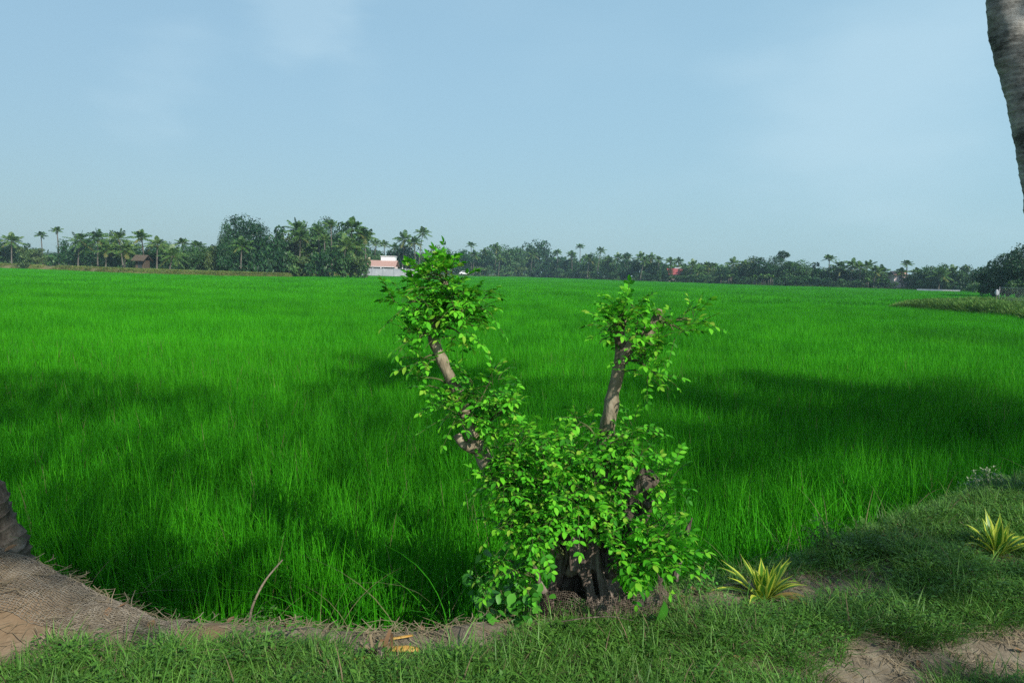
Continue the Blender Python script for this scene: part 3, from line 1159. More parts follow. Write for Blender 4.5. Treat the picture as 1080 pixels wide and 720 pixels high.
leaf_cluster((660, 590), (690, 555, -.12), (28, 24), 26)
leaf_cluster((660, 605), (692, 583, -.2), (36, 24), 44, ll=0.04, shoots=5)
leaf_cluster((650, 605), (650, 592, -.22), (20, 14), 12, ll=0.04)
leaf_cluster((560, 570), (560, 545, -.16), (24, 26), 24)
leaf_cluster((570, 610), (540, 590, -.16), (28, 24), 18)
leaf_cluster((656, 340), (664, 334, .0), (22, 18), 22, shoots=5)
leaf_cluster((656, 345), (652, 348, -.05), (14, 22), 14, shoots=3)
leaf_cluster((690, 345), (712, 346, -.03), (18, 16), 9, shoots=4)
leaf_cluster((690, 345), (732, 338, -.03), (11, 12), 7, shoots=2)
leaf_cluster((660, 380), (684, 384, -.08), (20, 22), 15, shoots=4)
leaf_cluster((660, 370), (690, 362, -.08), (18, 14), 10)
leaf_cluster((560, 540), (532, 478, -.08), (18, 22), 14)
leaf_cluster((560, 560), (570, 500, -.12), (30, 28), 30)
leaf_cluster((600, 580), (615, 545, -.16), (30, 18), 18)
leaf_cluster((628, 460), (612, 448, .02), (9, 16), 7, shoots=2)


# ------------------------------------------------------------------ coir netting
def netting(name, label, u0, u1, nu, nv, fn, strand, sag=0.006, mat='coir'):
    """woven net laid over a surface: fn(u, v) -> point"""
    mb = MB()
    for i in range(nu + 1):
        u = i / nu
        pts = []
        for k in range(nv * 2 + 1):
            v = k / (nv * 2)
            p = fn(u, v) + rv(sag)
            pts.append(p)
        mb.tube(pts, [strand * random.uniform(0.7, 1.2)] * len(pts), 4, cap=False)
    for k in range(nv + 1):
        v = k / nv
        pts = [fn(i / nu, v) + rv(sag) for i in range(nu + 1)]
        mb.tube(pts, [strand * random.uniform(0.7, 1.2)] * len(pts), 4, cap=False)
    o = mb.build(name, M[mat])
    return tag(o, label, 'netting')


def net_left(u, v):
    # v along the bund, u across it
    x = PALM_L.x - 0.25 + 1.55 * v
    y = 2.76 - 0.02 * v + (0.52 - 0.20 * v) * u + 0.02 * math.sin(7 * v)
    return Vector((x, y, h1(x, y) + 0.010 + 0.012 * mnoise.noise((x * 9, y * 9, 0))))


netting('coir_net', 'woven coir netting over the mound at the foot of the flared palm trunk', 0, 1, 44, 104, net_left, 0.0014, 0.003)


def net_stump(u, v):
    a = R(196) + R(170) * u
    rr = 0.235 + 0.02 * mnoise.noise((u * 6, v * 3, 5)) + 0.03 * (1 - v)
    x = T0.x + 0.07 + rr * 1.25 * math.cos(a)
    y = T0.y + 0.05 + rr * 0.95 * math.sin(a)
    top = 0.155 + 0.035 * mnoise.noise((u * 8, 0, 2))
    return Vector((x, y, h1(x, y) - 0.02 + top * v))


netting('coir_net', 'brown coir net wrapped low around the hollow rotten stump', 0, 1, 84, 15, net_stump, 0.0013, 0.0035, 'coir_old')


# ------------------------------------------------------------------ coconut palms
def frond(mb, base, az, el, length, droop, nl=22, lw=0.05, ll=0.75, mi=0, hang=0.5, stalk=0.025):
    out = Vector((math.cos(az), math.sin(az), 0))
    up = Vector((0, 0, 1))
    side = Vector((-math.sin(az), math.cos(az), 0))
    def P(t):
        return base + out * (length * (math.cos(el) * t - 0.10 * droop * t * t)) + up * (length * (math.sin(el) * t - droop * t * t))
    pts = [P(i / 7) for i in range(8)]
    mb.tube(pts, lerp_list([stalk, stalk * 0.25], 8), 3, mi=mi, cap=False)
    for i in range(nl):
        t = 0.16 + 0.84 * (i + random.uniform(0, 0.6)) / nl
        p = P(t)
        tang = (P(min(t + 0.02, 1.02)) - p).normalized()
        l = ll * (math.sin(math.pi * (0.16 + 0.78 * t)) ** 0.7) * random.uniform(0.85, 1.1)
        for sg in (-1, 1):
            d = (side * sg * 0.85 + tang * 0.55 - up * (hang * random.uniform(0.5, 1.3))).normalized()
            q = p + d * l - up * (hang * 0.25 * l)
            mb.strip([p, p.lerp(q, 0.55) + up * 0.03 * l, q], [lw * 0.35, lw * 0.5, lw * 0.06], tang, mi)


def palm_crown(nf, length, seed, nl=14, lw=0.12, ll=0.62, full=1.0):
    random.seed(seed)
    mb = MB()
    for i in range(nf):
        az = i * 2.399 + random.uniform(-0.3, 0.3)
        q = (i + 0.5) / nf
        el = R(84 - 108 * q * full) + random.uniform(-0.12, 0.12)
        frond(mb, Vector((0, 0, 0)), az, el, length * random.uniform(0.85, 1.08) * (0.8 + 0.2 * math.sin(q * 3.1)), random.uniform(0.22, 0.5), nl, lw, ll,
              1 if (q > 0.86 and random.random() < 0.6) else 0, hang=random.uniform(0.35, 0.8))
    for k in range(7):
        a = random.uniform(0, 6.28)
        c = Vector((math.cos(a) * 0.22, math.sin(a) * 0.22, -0.28 + random.uniform(-.12, .1)))
        mb.tube([c - Vector((0, 0, .13)), c - Vector((0, 0, .05)), c + Vector((0, 0, .05)), c + Vector((0, 0, .13))], [.03, .12, .12, .03], 6, 1)
    return mb.mesh('crown', [M['frond'], M['frond_y']])


def trunk_mesh(h, r0, r1, lean, seed, mat, flare=1.5, n=14, sides=8):
    """slender palm stem with its top at the origin of the crown"""
    random.seed(seed)
    mb = MB()
    pts, rad = [], []
    for i in range(n):
        t = i / (n - 1)
        pts.append(Vector((lean[0] * (t ** 1.6), lean[1] * (t ** 1.6), h * t)))
        rad.append((r0 + (r1 - r0) * t) * (1 + (flare - 1) * math.exp(-t * 9)))
    mb.tube(pts, rad, sides)
    return mb.mesh('trunk', [mat])


PALM_H = 8.0
palm_protos = []
for k, (nf, ln, lean, full, seed) in enumerate(((21, 2.6, (0.3, 0), 1.0, 11), (18, 2.4, (-0.5, 0), 0.92, 12), (22, 2.8, (0.7, 0), 1.05, 13), (15, 2.2, (-0.2, 0), 0.85, 14), (19, 2.6, (1.3, 0), 1.0, 15))):
    palm_protos.append((trunk_mesh(PALM_H, 0.17, 0.11, lean, seed, M['far_trunk']), palm_crown(nf, ln, seed, full=full), lean))
random.seed(21)


def add_child(name, mesh_, parent, loc=(0, 0, 0), sc=(1, 1, 1), rz=0.0):
    o = bpy.data.objects.new(name, mesh_)
    COL.objects.link(o)
    o.parent = parent
    o.location = loc
    o.scale = sc
    o.rotation_euler = (0, 0, rz)
    return o


def palm(px, top, Y, label, group=None, cs=1.0, k=None, base_z=0.0, name='coconut_palm', flip=False):
    """a palm whose crown top reaches photo row TOP at distance Y"""
    k = random.randrange(5) if k is None else k
    cs *= 1.18
    tr, crn, lean = palm_protos[k]
    p = at(px, top, Y)
    ht = max(p.z - base_z, 3.0)
    crown_up = max(v.co.z for v in crn.vertices) * 0.93 * cs
    th = ht - crown_up
    fx = -1 if flip else 1
    o = thing(name, label, 'palm tree', (p.x - lean[0] * fx, Y, base_z), 0, group)
    add_child('trunk', tr, o, (0, 0, 0), (fx, 1, th / PALM_H))
    add_child('crown', crn, o, (lean[0] * fx, 0, th), (cs, cs, cs), random.uniform(0, 6.28))
    return o


# ------------------------------------------------------------------ broadleaf trees and bushes
def crown_mesh(name, seed, lobes, leaf, n_per, mat, rx=1.0, rz=0.8, hollow=0.55):
    """crown of leaf clumps: many small leafy faces in uneven lobes, with gaps; unit size"""
    rg = np.random.default_rng(seed)
    vs, fs = [], []
    for i in range(lobes):
        while True:
            c = rg.uniform(-1, 1, 3)
            if 0.25 < np.linalg.norm(c) < 0.85: break
        c *= np.array([rx, rx, rz]) * 0.82
        r = rg.uniform(0.22, 0.46) * np.array([rx, rx, rz * 0.85])
        for _ in range(int(n_per * rg.uniform(0.6, 1.3))):
            d = rg.normal(size=3)
            d /= np.linalg.norm(d)
            q = c + d * r * (hollow + (1 - hollow) * rg.random() ** 0.5) * rg.uniform(0.85, 1.08)
            nrm = d * 0.55 + rg.normal(size=3) * 0.55 + np.array([0, 0, 0.25])
            nrm /= np.linalg.norm(nrm)
            a = np.cross(nrm, rg.normal(size=3))
            a /= np.linalg.norm(a) + 1e-9
            b = np.cross(nrm, a)
            s = leaf * rg.uniform(0.6, 1.3)
            k = len(vs)
            vs += [tuple(q - a * s), tuple(q - b * s * 0.5 + a * s * .1), tuple(q + a * s), tuple(q + b * s * 0.55)]
            fs.append((k, k + 1, k + 2, k + 3))
    A = np.array(vs)
    lo, hi = np.percentile(A, 0.5, axis=0), np.percentile(A, 99.5, axis=0)
    A = (A - (lo + hi) / 2) / ((hi - lo) / 2)            # unit size
    mb = MB()
    mb.add([tuple(q) for q in A], fs)
    return mb.mesh(name, [mat], smooth=False)


def limb_mesh(seed, h, r):
    """trunk with forking limbs reaching into the crown"""
    random.seed(seed)
    mb = MB()
    mb.tube(spline([(0, 0, 0), (0.05, 0.03, h * 0.35), (rv(0.06).x, 0, h * 0.6)], 8), lerp_list([r * 1.5, r, r * 0.8], 8), 8)
    for k in range(6):
        a = k * 1.05 + random.uniform(-.3, .3)
        b = Vector((0, 0, h * random.uniform(0.4, 0.6)))
        e = Vector((math.cos(a) * 0.42, math.sin(a) * 0.42, h * random.uniform(0.8, 1.05)))
        mb.tube(spline([b, b.lerp(e, 0.5) + rv(0.04), e], 6), lerp_list([r * 0.55, r * 0.18], 6), 5)
    return mb.mesh('trunk', [M['far_trunk']])


CR = {}
for key, mat in (('a', 'tree_a'), ('b', 'tree_b'), ('c', 'tree_c')):
    CR[key] = [crown_mesh('crown', 30 + ord(key) + q, 20 + 3 * q, 0.055, 170, M[mat], 1.0, (0.8, 0.95, 1.05)[q]) for q in range(3)]
BIG = [crown_mesh('crown', 77 + q, 40, 0.032, 300, M['tree_a'], 1.0, 0.95) for q in range(2)]
UMB = crown_mesh('crown', 91, 14, 0.06, 110, M['tree_a'], 1.0, 0.42)
BUSHM = {k: [crown_mesh('foliage', 140 + ord(k) + q, 13, 0.085, 85, M['tree_' + k], 1.0, 0.8) for q in range(2)] for k in 'abc'}
LIMB = [limb_mesh(60 + q, 1.0, 0.045) for q in range(3)]
random.seed(22)


def tree_at(px, top, wpx, Y, label, group=None, key='a', base_z=0.0, crown=None, low=0.12, name='broadleaf_tree'):
    """TOP: photo row of the crown's top; WPX: crown width in photo pixels"""
    p = at(px, top, Y)
    mpp = Y / FPX
    ht = p.z - base_z
    hw = wpx * mpp / 2
    o = thing(name, label, 'tree', (p.x, Y, base_z), random.uniform(0, 6.28), group)
    add_child('trunk', LIMB[random.randrange(3)], o, (0, 0, 0), (hw * 0.9, hw * 0.9, ht * max(0.72, low + 0.1)))
    ch = ht * (1 - low) / 2
    add_child('crown', crown or CR[key][random.randrange(3)], o, (0, 0, ht * low + ch), (hw, hw * 0.9, ch))
    return o


def bush_at(px, top, wpx, Y, label, group=None, key='b', base_z=0.0, name='bush'):
    p = at(px, top, Y)
    hw = wpx * Y / FPX / 2
    ht = max(p.z - base_z, 0.6)
    o = thing(name, label, 'bush', (p.x, Y, base_z), random.uniform(0, 6.28), group)
    add_child('foliage', BUSHM[key][random.randrange(2)], o, (0, 0, ht * 0.5), (hw, hw * 0.85, ht * 0.5))
    add_child('stem', LIMB[random.randrange(3)], o, (0, 0, 0), (hw * 0.5, hw * 0.5, ht * 0.55))
    return o


def banana_mesh(seed):
    random.seed(seed)
    mb = MB()
    for s_ in range(4):
        b = Vector((random.uniform(-.7, .7), random.uniform(-.5, .5), 0))
        hh = random.uniform(1.4, 2.2)
        mb.tube([b, b + Vector((0, 0, hh))], [0.12, 0.07], 6, 1)
        for k in range(8):
            a = random.uniform(0, 6.28)
            el = R(random.uniform(25, 78))
            ln = random.uniform(1.2, 1.9)
            o = Vector((math.cos(a), math.sin(a), 0))
            sd = Vector((-math.sin(a), math.cos(a), 0))
            pts = [b + Vector((0, 0, hh)) + o * (ln * math.cos(el) * t) + Vector((0, 0, ln * (math.sin(el) * t - 0.45 * t * t))) for t in (0, .2, .45, .7, .9, 1)]
            mb.strip(pts, [0.03, .17, .24, .22, .13, .02], sd)
    return mb.mesh('foliage', [M['banana'], M['far_trunk']])


BAN = [banana_mesh(200 + q) for q in range(3)]
random.seed(23)


def banana_at(px, top, Y, label, group=None, base_z=0.0):
    p = at(px, top, Y)
    s = max(p.z - base_z, 1.2) / 3.2
    o = thing('banana_clump', label, 'banana plant', (p.x, Y, base_z), random.uniform(0, 6.28), group)
    add_child('foliage', BAN[random.randrange(3)], o, (0, 0, 0), (s, s, s))
    return o


ORD = 'first second third fourth fifth sixth seventh eighth ninth tenth eleventh twelfth thirteenth fourteenth fifteenth sixteenth seventeenth eighteenth nineteenth twentieth'.split() + ['twenty-%s' % q for q in 'first second third fourth fifth sixth seventh eighth ninth'.split()] + ['thirtieth']


def row(items, phrase, kind, group, lift=0):
    """items: dicts for one stretch of the tree line; ordinal words along the stretch keep the labels apart"""
    items.sort(key=lambda q: q['px'])
    for i, it in enumerate(items):
        look = it.pop('look', None)
        nm = it.pop('what', kind)
        lab = '%s%s, %s %s' % ((look + ' ') if look else '', nm, ORD[i], phrase)
        fn = it.pop('fn')
        it['top'] += lift
        fn(label=lab, group=group, **it)


def far(px):
    return float(np.interp((px - CX) / FPX, FBX, FBD))


# --- end of the line beyond the round bush (left end of the photo)
bush_at(25, 261, 15, far(25) - 1, 'round olive bush standing alone on the embankment at the field edge', key='c', base_z=0.4)
palm(12, 245, far(12) + 12, 'bushy coconut palm rising behind the round olive bush on the embankment', cs=1.15, k=0, base_z=0.6)
palm(43, 244, far(43) + 30, 'lone slender coconut palm with small crown, shorter of a pair against open sky', cs=0.78, k=3, base_z=0.6)
palm(60, 239, far(60) + 30, 'lone slender coconut palm with small crown, taller of a pair against open sky', cs=0.8, k=3, base_z=0.6)
row([dict(fn=tree_at, px=-12, top=252, wpx=34, Y=far(0) + 16, key='a', base_z=.6), dict(fn=tree_at, px=7, top=256, wpx=30, Y=far(0) + 15, key='b', base_z=.6),
     dict(fn=tree_at, px=27, top=257, wpx=24, Y=far(27) + 18, key='a', base_z=.6), dict(fn=tree_at, px=38, top=262, wpx=20, Y=far(38) + 16, key='c', base_z=.6),
     dict(fn=tree_at, px=54, top=266, wpx=26, Y=far(50) + 34, key='b', base_z=.6)],
    'beyond the round bush, toward the lone slender palms', 'dark broadleaf tree', 'trees beyond the round bush')

# --- palm grove beside the thatched hut
TB = 16
row([dict(fn=palm, px=84, top=243, Y=far(84) + TB, look='tall leaning', cs=1.1, k=2), dict(fn=palm, px=92, top=250, Y=far(92) + TB + 4, look='half hidden'),
     dict(fn=palm, px=103, top=240.5, Y=far(103) + TB - 3, look='tall full-crowned', cs=1.2, k=0), dict(fn=palm, px=112, top=254, Y=far(112) + TB - 5, look='short'),
     dict(fn=palm, px=125, top=241, Y=far(125) + TB + 2, look='tall dark-crowned', cs=1.1, k=2, flip=True), dict(fn=palm, px=132, top=253, Y=far(132) + TB - 6, look='young drooping', cs=1.1, k=0),
     dict(fn=palm, px=149, top=242, Y=far(149) + TB, look='tall upright', cs=1.0, k=1), dict(fn=palm, px=166, top=249, Y=far(166) + TB, look='mid-height', cs=.95, k=0),
     dict(fn=palm, px=182, top=258, Y=far(182) + TB - 5, look='short leafy', cs=1.0), dict(fn=palm, px=192, top=251, Y=far(192) + TB + 10, look='thin-trunked', cs=.85, k=3),
     dict(fn=palm, px=208, top=254, Y=far(208) + TB + 8, look='thin-trunked spindly', cs=.85, k=3), dict(fn=palm, px=219, top=259, Y=far(219) + TB + 10, look='dull', cs=1.0),
     dict(fn=palm, px=229, top=258, Y=far(229) + TB + 12, look='greyish', cs=1.0)],
    'from the slender palm pair toward the dark grove', 'coconut palm', 'coconut palms beside the thatched hut')
row([dict(fn=tree_at, px=72, top=258, wpx=22, Y=far(72) + 20, key='a'), dict(fn=tree_at, px=82, top=259, wpx=26, Y=far(82) + 18, key='a'), dict(fn=tree_at, px=97, top=258, wpx=26, Y=far(97) + 22, key='a'),
     dict(fn=tree_at, px=117, top=249, wpx=24, Y=far(117) + 20, key='a'), dict(fn=tree_at, px=140, top=260, wpx=24, Y=far(140) + 24, key='b'), dict(fn=tree_at, px=160, top=262, wpx=26, Y=far(160) + 22, key='a'),
     dict(fn=tree_at, px=178, top=260, wpx=26, Y=far(178) + 24, key='b'), dict(fn=tree_at, px=198, top=262, wpx=26, Y=far(198) + 20, key='b'), dict(fn=tree_at, px=214, top=263, wpx=24, Y=far(214) + 24, key='b'),
     dict(fn=tree_at, px=228, top=263, wpx=24, Y=far(228) + 24, key='c')],
    'below palms from the slender pair toward the dark grove', 'low broadleaf tree', 'low trees beside the thatched hut', -4)

# --- dense dark grove
row([dict(fn=tree_at, px=241, top=237, wpx=24, Y=far(241) + 20, crown=BIG[1], look='narrow round-topped'), dict(fn=tree_at, px=264, top=229.5, wpx=54, Y=far(264) + 22, crown=BIG[0], look='large dense round-crowned'),
     dict(fn=tree_at, px=288, top=240, wpx=38, Y=far(288) + 18, key='a', look='dark shaded'), dict(fn=tree_at, px=305, top=236, wpx=40, Y=far(300) + 22, key='c', look='olive thin-leaved'),
     dict(fn=tree_at, px=326, top=236, wpx=36, Y=far(300) + 24, key='b', look='mid green'), dict(fn=tree_at, px=345, top=232, wpx=36, Y=far(300) + 28, crown=BIG[1], look='tall dark'),
     dict(fn=tree_at, px=362, top=236, wpx=32, Y=far(300) + 26, key='a', look='dark bushy'), dict(fn=tree_at, px=379, top=243, wpx=28, Y=far(300) + 28, key='b', look='shorter bushy')],
    'in the dark grove toward the white house', 'broadleaf tree', 'big trees of the dark grove')
row([dict(fn=palm, px=255, top=249, Y=far(255) + 6, look='pale yellow-fronded', cs=.95, k=0), dict(fn=palm, px=314, top=230, Y=far(314) + 8, look='tall wide-crowned', cs=1.25, k=2),
     dict(fn=palm, px=317, top=239, Y=far(314) + 5, look='bright drooping', cs=1.1, k=0), dict(fn=palm, px=326, top=257, Y=far(320) + 2, look='young low', cs=.9, k=0),
     dict(fn=palm, px=336, top=239, Y=far(300) + 14, look='slim straight', cs=.85, k=3), dict(fn=palm, px=349, top=232, Y=far(300) + 17, look='slim dark-tufted', cs=.8, k=3),
     dict(fn=palm, px=342, top=247, Y=far(300) + 12, look='slim short', cs=.7, k=3), dict(fn=palm, px=371, top=228.5, Y=far(300) + 14, look='tallest', cs=1.3, k=0),
     dict(fn=palm, px=365, top=246, Y=far(300) + 8, look='broad low-crowned', cs=1.2, k=2), dict(fn=palm, px=384, top=238, Y=far(300) + 15, look='drooping full-crowned', cs=1.3, k=1),
     dict(fn=palm, px=377, top=252, Y=far(300) + 9, look='leaning yellowish', cs=.95, k=4)],
    'in the dark grove toward the white house', 'coconut palm', 'coconut palms of the dark grove')
for px, top, wd, k in ((240, 270, 22, 'a'), (258, 268, 26, 'a'), (276, 264, 30, 'a'), (292, 262, 28, 'a'), (306, 266, 26, 'b'), (318, 270, 24, 'c'), (334, 266, 28, 'a'), (350, 262, 30, 'a'), (364, 268, 26, 'b'), (376, 270, 22, 'c'), (384, 272, 16, 'b')):
    bush_at(px, top, wd, far(min(px, 300)) + 7, 'dark undergrowth bush at the shaded foot of the grove beside the white house', 'bushes at the foot of the dark grove', key=k)

# --- around the white house
row([dict(fn=palm, px=396, top=251, Y=far(400) + 22, look='small distant', cs=.9), dict(fn=palm, px=405, top=253, Y=far(400) + 26, look='small grey-green', cs=.9), dict(fn=palm, px=416, top=256, Y=far(400) + 24, look='low', cs=.9),
     dict(fn=palm, px=427, top=243, Y=far(420) + 12, look='broad dark', cs=1.35, k=2), dict(fn=palm, px=437, top=249, Y=far(420) + 10, look='mid-height', cs=1.2, k=1), dict(fn=palm, px=446, top=239, Y=far(420) + 14, look='tall leaning', cs=1.2, k=4)],
    'behind the white house counting from the dark grove', 'coconut palm', 'coconut palms behind the white house')
row([dict(fn=tree_at, px=392, top=262, wpx=26, Y=far(400) + 24, key='b'), dict(fn=tree_at, px=412, top=264, wpx=26, Y=far(400) + 26, key='b'), dict(fn=tree_at, px=430, top=258, wpx=32, Y=far(420) + 16, key='a'),
     dict(fn=tree_at, px=452, top=260, wpx=30, Y=far(440) + 14, key='c'), dict(fn=tree_at, px=470, top=262, wpx=24, Y=far(470) + 10, key='b')],
    'behind the white house counting from the dark grove', 'bushy broadleaf tree', 'trees behind the white house')

# --- long line from the white house to the red-roofed house
row([dict(fn=palm, px=497, top=255, Y=far(497) + 14, look='tall thin', cs=1.15, k=3), dict(fn=palm, px=500, top=263, Y=far(497) + 8, look='wide drooping', cs=1.3, k=0), dict(fn=palm, px=511, top=261, Y=far(511) + 12, look='upright', cs=1.1),
     dict(fn=palm, px=524, top=256, Y=far(524) + 12, look='tall dark', cs=1.2, k=2), dict(fn=palm, px=527, top=268, Y=far(527) + 5, look='low yellowish', cs=1.1, k=0), dict(fn=palm, px=548, top=262, Y=far(548) + 10, look='thin', cs=1.1, k=3),
     dict(fn=palm, px=562, top=262, Y=far(562) + 2, look='pale drooping', cs=1.3, k=2), dict(fn=palm, px=588, top=262, Y=far(588) + 10, look='yellow-topped', cs=1.1, k=1), dict(fn=palm, px=603, top=264, Y=far(603) + 10, look='ragged', cs=1.1, k=1),
     dict(fn=palm, px=612, top=257, Y=far(612) + 10, look='tall slender skyline', cs=1.05, k=3), dict(fn=palm, px=622, top=266, Y=far(622) + 4, look='bushy', cs=1.2, k=2), dict(fn=palm, px=634, top=260, Y=far(634) + 10, look='tall leaning', cs=1.0, k=4),
     dict(fn=palm, px=642, top=269, Y=far(642) + 8, look='short', cs=1.0, k=0), dict(fn=palm, px=652, top=266, Y=far(652) + 10, look='upright', cs=1.1, k=2), dict(fn=palm, px=661, top=266, Y=far(661) + 12, look='dark-topped', cs=1.1, k=1),
     dict(fn=palm, px=676, top=265, Y=far(676) + 8, look='broad pale-trunked', cs=1.15, k=2), dict(fn=palm, px=680, top=270, Y=far(680) + 4, look='leaning pale-trunked', cs=1.0, k=4), dict(fn=palm, px=687, top=266, Y=far(687) + 10, look='tall pale-trunked', cs=1.1, k=0),
     dict(fn=palm, px=695, top=270, Y=far(695) + 12, look='small dark', cs=1.0, k=3), dict(fn=palm, px=707, top=271, Y=far(707) + 14, look='tufted', cs=.95, k=1), dict(fn=palm, px=716, top=271, Y=far(716) + 15, look='tufted grey', cs=.95, k=1)],
    'from the white house toward the red-roofed house', 'coconut palm', 'coconut palms between the two houses')
row([dict(fn=tree_at, px=486, top=266, wpx=24, Y=far(486) + 14, key='a'), dict(fn=tree_at, px=507, top=267, wpx=26, Y=far(507) + 16, key='a'), dict(fn=tree_at, px=532, top=261, wpx=36, Y=far(532) + 16, key='b'), dict(fn=tree_at, px=545, top=264, wpx=26, Y=far(545) + 14, key='b'),
     dict(fn=tree_at, px=565, top=256, wpx=28, Y=far(565) + 10, key='a', look='tall round-topped'), dict(fn=tree_at, px=583, top=268, wpx=30, Y=far(583) + 12, key='a'), dict(fn=tree_at, px=600, top=270, wpx=24, Y=far(600) + 12, key='a'), dict(fn=tree_at, px=625, top=270, wpx=28, Y=far(625) + 14, key='b'),
     dict(fn=tree_at, px=645, top=273, wpx=22, Y=far(645) + 12, key='b'), dict(fn=tree_at, px=663, top=270, wpx=26, Y=far(663) + 2, key='a', look='black-green dome-shaped'), dict(fn=tree_at, px=690, top=276, wpx=24, Y=far(690) + 14, key='b'), dict(fn=tree_at, px=703, top=281, wpx=16, Y=far(703) + 6, key='a')],
    'from the white house toward the red-roofed house', 'broadleaf tree', 'broadleaf trees between the two houses', -2)
for px, top, wd, k in ((505, 281, 16, 'c'), (516, 280, 14, 'b'), (534, 280, 18, 'b'), (549, 281, 16, 'c'), (560, 282, 14, 'b'), (577, 283, 16, 'a'), (592, 283, 18, 'b'), (606, 284, 16, 'b'), (618, 286, 14, 'c'), (632, 286, 18, 'b'), (647, 287, 16, 'b'),
                       (656, 287, 12, 'c'), (674, 287, 14, 'b'), (684, 288, 14, 'a'), (697, 288, 12, 'b'), (716, 290, 16, 'b'), (710, 291, 12, 'c')):
    bush_at(px, top, wd, far(px) + 3, 'low scrubby bush at the field edge on the stretch between the white and red-roofed houses', 'bushes on the field edge between the houses', key=k)

# --- from the red-roofed house to the gap with the lone tall palm
row([dict(fn=palm, px=731, top=273, Y=far(731) + 12, look='broad', cs=1.1, k=2), dict(fn=palm, px=747, top=275, Y=far(747) + 12, look='ragged', cs=1.0, k=1), dict(fn=palm, px=753, top=277, Y=far(753) + 14, look='thin', cs=.8, k=3), dict(fn=palm, px=738, top=280, Y=far(738) + 6, look='low', cs=1.0, k=0),
     dict(fn=palm, px=774, top=271, Y=far(774) + 12, look='upright tufted', cs=1.05, k=2), dict(fn=palm, px=786, top=274, Y=far(786) + 12, look='small', cs=.9, k=1), dict(fn=palm, px=875, top=268.5, Y=far(875) + 10, look='tall skyline', cs=.95, k=3), dict(fn=palm, px=887, top=273, Y=far(887) + 8, look='broad', cs=1.1, k=2),
     dict(fn=palm, px=900, top=272, Y=far(900) + 8, look='orange-hearted', cs=1.1, k=0), dict(fn=palm, px=907, top=276, Y=far(907) + 6, look='short', cs=.9, k=1), dict(fn=palm, px=916, top=274, Y=far(916) + 8, look='spreading', cs=1.0, k=4), dict(fn=palm, px=924, top=279, Y=far(924) + 6, look='low dark', cs=.9, k=0),
     dict(fn=palm, px=931, top=279, Y=far(931) + 8, look='drooping', cs=1.0, k=2)],
    'past the red-roofed house toward the blue-white wall', 'coconut palm', 'coconut palms past the red-roofed house')
row([dict(fn=tree_at, px=728, top=281, wpx=24, Y=far(728) + 14, key='b'), dict(fn=tree_at, px=744, top=283, wpx=24, Y=far(744) + 14, key='c'), dict(fn=tree_at, px=760, top=282, wpx=22, Y=far(760) + 12, key='b'), dict(fn=tree_at, px=776, top=279, wpx=24, Y=far(776) + 8, key='a'), dict(fn=tree_at, px=790, top=272, wpx=26, Y=far(790) + 12, key='c'),
     dict(fn=tree_at, px=806, top=272, wpx=30, Y=far(806) + 12, key='a'), dict(fn=tree_at, px=822, top=271, wpx=34, Y=far(822) + 10, crown=BIG[1], look='darkest dense'), dict(fn=tree_at, px=842, top=275, wpx=34, Y=far(842) + 8, key='b'), dict(fn=tree_at, px=858, top=277, wpx=28, Y=far(858) + 10, key='a'),
     dict(fn=tree_at, px=876, top=280, wpx=30, Y=far(876) + 10, key='a'), dict(fn=tree_at, px=893, top=283, wpx=26, Y=far(893) + 12, key='a'), dict(fn=tree_at, px=912, top=284, wpx=26, Y=far(912) + 12, key='b'), dict(fn=tree_at, px=932, top=288, wpx=24, Y=far(932) + 12, key='b')],
    'past the red-roofed house toward the blue-white wall', 'broadleaf tree', 'broadleaf trees past the red-roofed house')
tree_at(826.5, 264.5, 12, far(826) + 13, 'tall tree with a small flat cap standing above the dark trees', key='a', crown=UMB, low=0.72)
row([dict(fn=banana_at, px=770, top=287, Y=far(770) + 1), dict(fn=banana_at, px=798, top=288, Y=far(798) + 1), dict(fn=banana_at, px=806, top=287, Y=far(806) + 1), dict(fn=banana_at, px=814, top=287, Y=far(814) + 1), dict(fn=banana_at, px=760, top=288, Y=far(760) + 2),
     dict(fn=banana_at, px=916, top=291, Y=far(916) + 2), dict(fn=banana_at, px=926, top=291, Y=far(926) + 2), dict(fn=banana_at, px=936, top=292, Y=far(936) + 2)],
    'on the field edge past the red-roofed house', 'ragged pale banana clump', 'banana plants at the field edge')
for px, top, wd, k in ((724, 290, 14, 'b'), (736, 289, 18, 'b'), (748, 290, 16, 'b'), (758, 292, 14, 'c'), (780, 291, 16, 'a'), (792, 292, 14, 'b'), (823, 292, 18, 'a'), (834, 291, 16, 'b'), (848, 291, 18, 'b'), (862, 292, 16, 'a'), (874, 293, 18, 'a'), (888, 294, 16, 'b'), (904, 295, 16, 'b'),
                       (921, 297, 14, 'b'), (940, 297, 16, 'b')):
    bush_at(px, top, wd, far(px) + 3, 'low scrubby bush at the field edge on the stretch past the red-roofed house', 'bushes on the field edge past the red roof', key=k)

